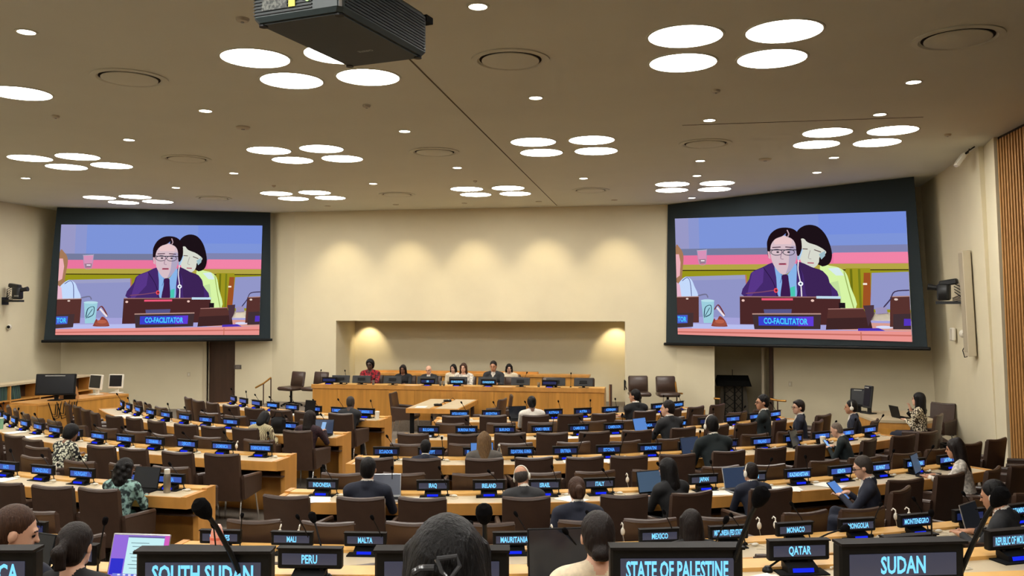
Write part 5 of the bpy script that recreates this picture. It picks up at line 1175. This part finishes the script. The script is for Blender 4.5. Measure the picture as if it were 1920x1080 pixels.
# handrails by the dais
def rail(pts, label, post=None):
    r = empty('handrail', (0, 0, 0), 0, label, 'handrail', 'brass handrails by the dais steps'); MB().tube(pts, .022, 8).build('rail', M_BRASS, r, True)
    for q in post or []: MB().tube([q, (q[0], q[1], q[2] - .62)], .016, 8).build('post', M_DARKWOOD, r, True)
    return r
p0 = at_Y(479, 727, 21.3); p1 = at_Y(494, 719, 21.3); p2 = at_Y(508, 708, 21.5); rail([p0, p1, p2], 'brass handrail on the door side of the dais', [tuple(p1), tuple(p2)])
p0 = at_Y(1266, 716, 21.4); p1 = at_Y(1269, 737, 21.2); p2 = at_Y(1279, 738, 21.0); rail([p0, p1, p2], 'brass handrail beside the white wall panel', [tuple(p1)])
p0 = at_Y(1338, 747, 21.4); p1 = at_Y(1350, 748, 21.4); rail([p0, p1], 'short brass handrail at the recess corner', [tuple(p1)])
p0 = at_Y(1444, 748, 20.6); p1 = at_Y(1458, 751, 20.6); p2 = at_Y(1474, 752, 20.5); rail([p0, p1, p2], 'brass handrail before the plain wall', [tuple(p1)])
r = empty('flag_stand', (-1.08, 19.0, .25), 0, 'thin dark post standing at the podium end', 'post'); MB().box((0, 0, .42), (.06, .04, .84)).build('post', M_DARKWOOD, r); MB().box((-.02, -.022, .5), (.015, .006, .66)).build('edge_strip', M_BRASS, r)
r = empty('wall_bracket', at_Y(1171, 722, 22.1), 0, 'dark curved wall bracket beside the dais chairs', 'bracket'); MB().tube([(0, 0, .12), (.03, -.06, .10), (.02, -.08, -.02), (.06, -.08, -.10)], .012, 6).build('hook', M_BLACK, r); MB().box((0, .01, 0), (.03, .02, .26)).build('plate', M_BLACK, r)
# lectern in the recess
lc = empty('lectern', (1.74, 22.35, 0), .0, 'black lectern with open criss-cross frame in the recess', 'lectern')
MB().add([(-.42, -.26, .98), (.42, -.26, .98), (.42, .26, 1.10), (-.42, .26, 1.10), (-.38, -.22, 1.14), (.38, -.22, 1.14), (.38, .26, 1.26), (-.38, .26, 1.26)], [(3, 2, 1, 0), (4, 5, 6, 7), (0, 1, 5, 4), (1, 2, 6, 5), (2, 3, 7, 6), (3, 0, 4, 7)]).build('desk_top', M_BLACKM, lc)
for x in (-.22, .02, .20): MB().tube([(x, -.16, 0), (x, -.16, 1.0)], .02, 8).build('upright', M_BLACK, lc)
for i in range(4):
    for (xa, xb) in ((-.22, .02), (.02, .20)):
        MB().tube([(xa, -.16, .06 + .23 * i), (xb, -.16, .29 + .23 * i)], .009, 6).build('cross_bar', M_BLACK, lc); MB().tube([(xb, -.16, .06 + .23 * i), (xa, -.16, .29 + .23 * i)], .009, 6).build('cross_bar', M_BLACK, lc)
MB().add([(-.36, .05, 0), (.40, .05, 0), (.40, .08, 0), (-.36, .08, 0), (-.30, .05, 1.0), (.30, .05, 1.0), (.30, .08, 1.0), (-.30, .08, 1.0)], [(3, 2, 1, 0), (4, 5, 6, 7), (0, 1, 5, 4), (1, 2, 6, 5), (2, 3, 7, 6), (3, 0, 4, 7)]).build('back_panel', mat('lectern_grey', (96, 88, 76), .6), lc)
MB().box((0, 0, .02), (.72, .5, .04)).build('foot_plate', M_BLACKM, lc); MB().tube([(-.02, 0, 1.18), (-.02, .02, 1.45)], .008, 6).build('microphone_stem', M_BLACK, lc)

lc.scale = (1, 1, .84)
# bookshelf and control counter in the door side corner
bs = empty('bookshelf', (-13.95, 17.3, 0), .0, 'low oak bookshelf with a row of green books by the wall', 'bookshelf')
BL = 4.6
MB().box((0, 0, 1.08), (.42, BL, .04)).build('top_board', M_INLAY, bs); MB().box((0, 0, .03), (.40, BL, .06)).build('plinth', M_DARKWOOD, bs); MB().box((-.19, 0, .55), (.03, BL, 1.02)).build('back_panel', M_DARKWOOD, bs)
for z in (.42, .74): MB().box((0, 0, z), (.38, BL, .03)).build('shelf', M_WOOD, bs)
for i in range(6): MB().box((0, -BL / 2 + i * BL / 5, .55), (.39, .035, 1.04)).build('upright', M_WOOD, bs)
for i in range(5): MB().box((.185, -BL / 2 + (i + .5) * BL / 5, .22), (.02, BL / 5 - .05, .36)).build('door', M_WOOD, bs); MB().ball((.20, -BL / 2 + (i + .8) * BL / 5, .30), .014, 8, 6).build('knob', M_DARKWOOD, bs)
M_BOOK = [mat('book_green_%d' % i, c, .6) for i, c in enumerate([(52, 82, 76), (44, 72, 70), (62, 92, 84), (50, 76, 80)])]
for i in range(22):
    y = -1.30 + i * .056
    if abs((y + BL / 2) % (BL / 5) - .0) < .06 or (y + BL / 2) % (BL / 5) > BL / 5 - .05: continue
    lean = .0 if i < 18 else .16
    b = empty('book', (-13.95 + .03, 17.3 + y, .757), 0, 'green bound book standing in the row on the low bookshelf', 'book', 'green books on the bookshelf')
    MB().box((0, 0, .145), (.22, .05, .29), RX(lean)).build('cover', M_BOOK[i % 4], b); MB().box((.006, 0, .145), (.20, .038, .292), RX(lean)).build('pages', M_PAPER, b)
cn = empty('control_counter', (-11.55, 16.2, 0), 0, 'oak control counter with trailing cables in the corner', 'counter')
q = [at_z(70, 757, .9), at_z(132, 750, .9), at_z(240, 738, .9)]
def wallrun(a, b, z0, z1, t, name, m, parent):
    a = Vector(a); b = Vector(b); d = (b - a); d.z = 0; L = d.length; d.normalize(); c = (a + b) / 2; n = Vector((-d.y, d.x, 0))
    mb = MB().box((0, 0, 0), (L, t, z1 - z0), RZ(math.atan2(d.y, d.x))); o = mb.build(name, m, parent); o.location = Vector((c.x, c.y, (z0 + z1) / 2)) - parent.location; return o
wallrun(q[0], q[1], 0, .86, .04, 'front_panel', M_WOODV, cn); wallrun(q[1], q[2], 0, .86, .04, 'front_panel', M_WOODV, cn)
for a_, b_ in ((q[0], q[1]), (q[1], q[2])):
    off = Vector((-.33, .07, 0)); wallrun(a_ + off, b_ + off, .86, .90, .74, 'counter_top', M_WOOD, cn)
wallrun(q[0], q[0] + Vector((-.7, .1, 0)), 0, .86, .04, 'end_panel', M_WOODV, cn)
for k in range(3):
    s0 = q[0].lerp(q[1], .3 + .25 * k) + Vector((.05, -.04, 0)); mb = MB()
    for j in range(3):
        s1 = s0 + Vector((.02 * j, .22 + .05 * j, 0)); mb.tube([s0 + Vector((0, 0, 0)), s0.lerp(s1, .3) + Vector((.03, 0, -.22 - .06 * j)), s0.lerp(s1, .7) + Vector((.03, 0, -.25 - .03 * j)), s1], .009, 6)
    o = mb.build('cable', M_BLACK, cn); o.location = -cn.location
def big_monitor(loc, rz, label, w, h, casing, back=False):
    r = empty('computer_monitor', loc, rz, label, 'monitor'); MB().box((0, 0, .008), (.24, .18, .016)).build('base', casing, r); MB().box((0, .03, .08), (.07, .04, .14)).build('stand', casing, r)
    R = RX(math.radians(-8)); MB().box((0, 0, .10 + h / 2), (w, .05, h), R, bev=.01).build('casing', casing, r); MB().box(Vector((0, 0, .10 + h / 2)) + R @ Vector((0, -.027, .01)), (w - .05, .004, h - .06), R).build('display', M_DARKSCR, r)
    if back: MB().box(Vector((0, .03, .10 + h / 2)), (.12, .03, h * .7), R).build('rear_cover', M_BLACK, r); MB().box(Vector((0, -.03, .10 + h * .92)), (w * .5, .006, .02), R).build('badge', M_GREYP, r)
for px, py, lab, w, h, cas, rz in ((107, 752, 'wide dark monitor on the control counter before the bookshelf', .76, .42, M_BLACK, .25), (183, 741, 'pale framed monitor tilted on the control counter', .40, .32, M_WHITE, -.35), (221, 738, 'second pale framed monitor at the far end of the counter', .32, .30, M_WHITE, .1)):
    p = at_z(px, py, .905); p.z = .905; p += Vector((-.12, .12, 0)); big_monitor(p, rz, lab, w, h, cas, w > .5)
p = at_z(131, 748, .905); p.z = .905; r = empty('document_tray', p + Vector((-.05, .05, 0)), .3, 'orange and black document tray on the control counter', 'tray'); MB().add([(-.16, -.10, 0), (.16, -.10, 0), (.16, .10, 0), (-.16, .10, 0), (-.14, .0, .26), (.10, .0, .30), (.12, .08, .22), (-.14, .08, .26)], [(3, 2, 1, 0), (4, 5, 6, 7), (0, 1, 5, 4), (1, 2, 6, 5), (2, 3, 7, 6), (3, 0, 4, 7)]).build('body', mat('tray_orange', (170, 118, 66), .5), r); MB().box((.04, -.08, .05), (.22, .06, .10)).build('front_slot', M_BLACK, r)

# side desk with the seated person by the plain wall
sd = empty('side_desk', (4.2, 17.2, 0), 0, 'oak side desk by the plain wall with monitors on it', 'desk')
tp = [(-.62, .65), (-.5, -.72), (.36, -.80), (.60, -.5), (.45, .9)]
MB().prism(tp, .70, .745).build('worktop', M_INLAY, sd); MB().prism([(x * .985, y * .985) for x, y in tp], .60, .70).build('apron', M_WOOD, sd)
MB().box((-.52, -.05, .30), (.05, 1.2, .60), RZ(.09)).build('side_panel', M_WOODV, sd); MB().box((-.15, -.72, .30), (.6, .05, .60), RZ(-.09)).build('front_panel', M_WOODV, sd)
p = at_z(1612, 770, .75); big_monitor(Vector((3.70, 17.70, .747)), -.5, 'dark monitor on the side desk', .30, .34, M_BLACK, True)
big_monitor(Vector((3.82, 17.45, .747)), -1.0, 'second dark monitor standing upright before the other', .20, .42, M_MONB, True)
laptop(Vector((4.25, 16.85, .747)), 1.9 - math.pi * 0, 'small black laptop on the side desk before the person in white', w=.28, d=.20, screen=M_SCRDARK)
r = empty('shoulder_bag', (4.52, 16.95, .747), .3, 'black bag lying on the side desk', 'bag'); MB().box((0, 0, .07), (.30, .20, .14), bev=.06).build('body', M_BLACKM, r, True); MB().box((0, 0, .135), (.24, .14, .03), bev=.012).build('flap', M_BLACK, r); MB().tube([(-.13, .0, .10), (-.05, -.12, .03), (.08, -.11, .03), (.14, 0, .09)], .01, 6).build('strap', M_BLACK, r)
p = at_z(1725, 738, 1.26); th = 1.05
person((p.x, p.y, 0), th, 1.27, 'person with long black hair in a white patterned top, hand at chin', hair='long', hc='black', sk='light', cl='pat_leopard', trousers='navy', lean=2, arms='chin', nod=-4, group='people seated in the hall')
fw = Vector((-math.sin(th), math.cos(th), 0)); place_chair(Vector((p.x, p.y, 0)), th, 'brown chair under the person with hand at chin by the wall')
place_chair((5.05, 17.6, 0), 2.4, 'brown leather chair standing in the corner behind the side desk')
r = empty('waste_bin', (4.98, 16.3, 0), .1, 'dark square waste bin against the wall', 'bin'); MB().add([(-.16, -.14, 0), (.16, -.14, 0), (.16, .14, 0), (-.16, .14, 0), (-.19, -.17, .36), (.19, -.17, .36), (.19, .17, .36), (-.19, .17, .36)], [(3, 2, 1, 0), (0, 1, 5, 4), (1, 2, 6, 5), (2, 3, 7, 6), (3, 0, 4, 7)]).build('body', mat('bin_grey', (60, 54, 50), .5), r); MB().add([(-.2, -.18, .355), (.2, -.18, .355), (.2, .18, .355), (-.2, .18, .355), (-.2, -.18, .38), (.2, -.18, .38), (.2, .18, .38), (-.2, .18, .38), (-.17, -.15, .355), (.17, -.15, .355), (.17, .15, .355), (-.17, .15, .355), (-.17, -.15, .38), (.17, -.15, .38), (.17, .15, .38), (-.17, .15, .38)], [(0, 1, 5, 4), (1, 2, 6, 5), (2, 3, 7, 6), (3, 0, 4, 7), (4, 5, 13, 12), (5, 6, 14, 13), (6, 7, 15, 14), (7, 4, 12, 15), (8, 12, 13, 9), (9, 13, 14, 10), (10, 14, 15, 11), (11, 15, 12, 8), (0, 8, 9, 1), (1, 9, 10, 2), (2, 10, 11, 3), (3, 11, 8, 0)]).build('rim', M_BLACK, r)
place_chair((4.45, 12.2, 0), 1.05, 'brown leather chair at the desk end before the pillar'); place_chair((4.85, 12.95, 0), 1.2, 'brown leather chair against the pillar with a white earpiece')
# white earpieces hooked over the sides of second-line chairs
for px, row, wh in ((1175, 'D', 'Jamaica'), (1199, 'D', 'Italy'), (1166, 'E', 'Mauritius'), (1420, 'E', 'Micronesia'), (1034, 'E', 'Mauritania'), (1450, 'E', 'Monaco'), (1674, 'E', 'Montenegro'), (1699, 'E', 'Mongolia'), (109, 'D', 'Honduras'), (292, 'D', 'India'), (446, 'C', 'Dominica'), (528, 'E', 'Maldives'), (563, 'E', 'Mali')):
    prev = {'D': 'C', 'E': 'D', 'C': 'B'}[row]; Rr = ROWS[prev] + 1.57 + .30; arc, t = on_ring(px, Rr); p, a = polar(Rr, arc); p.z = .845
    r = empty('earpiece', p, a, f'white earpiece hooked on the chair back near the {wh} sign', 'earpiece', 'earpieces hung on chair backs')
    MB().ball((0, -.012, -.02), (.020, .016, .034), 12, 8).build('ear_body', M_WHITE, r, True); MB().tube([(0, -.012, .0), (.004, -.006, .035), (.0, .020, .045), (-.004, .035, .025)], .006, 6).build('ear_hook', M_WHITE, r, True); MB().tube([(0, -.012, -.05), (.015, -.012, -.12), (-.01, -.012, -.20)], .003, 5).build('cable', MATS['cable_grey'], r)
# small glowing displays are left to plain path sampling; only the ceiling lights are sampled as lamps
for m_ in bpy.data.materials:
    if m_.name not in ('light_diffuser', 'downlight_lens'): m_.cycles.emission_sampling = 'NONE'
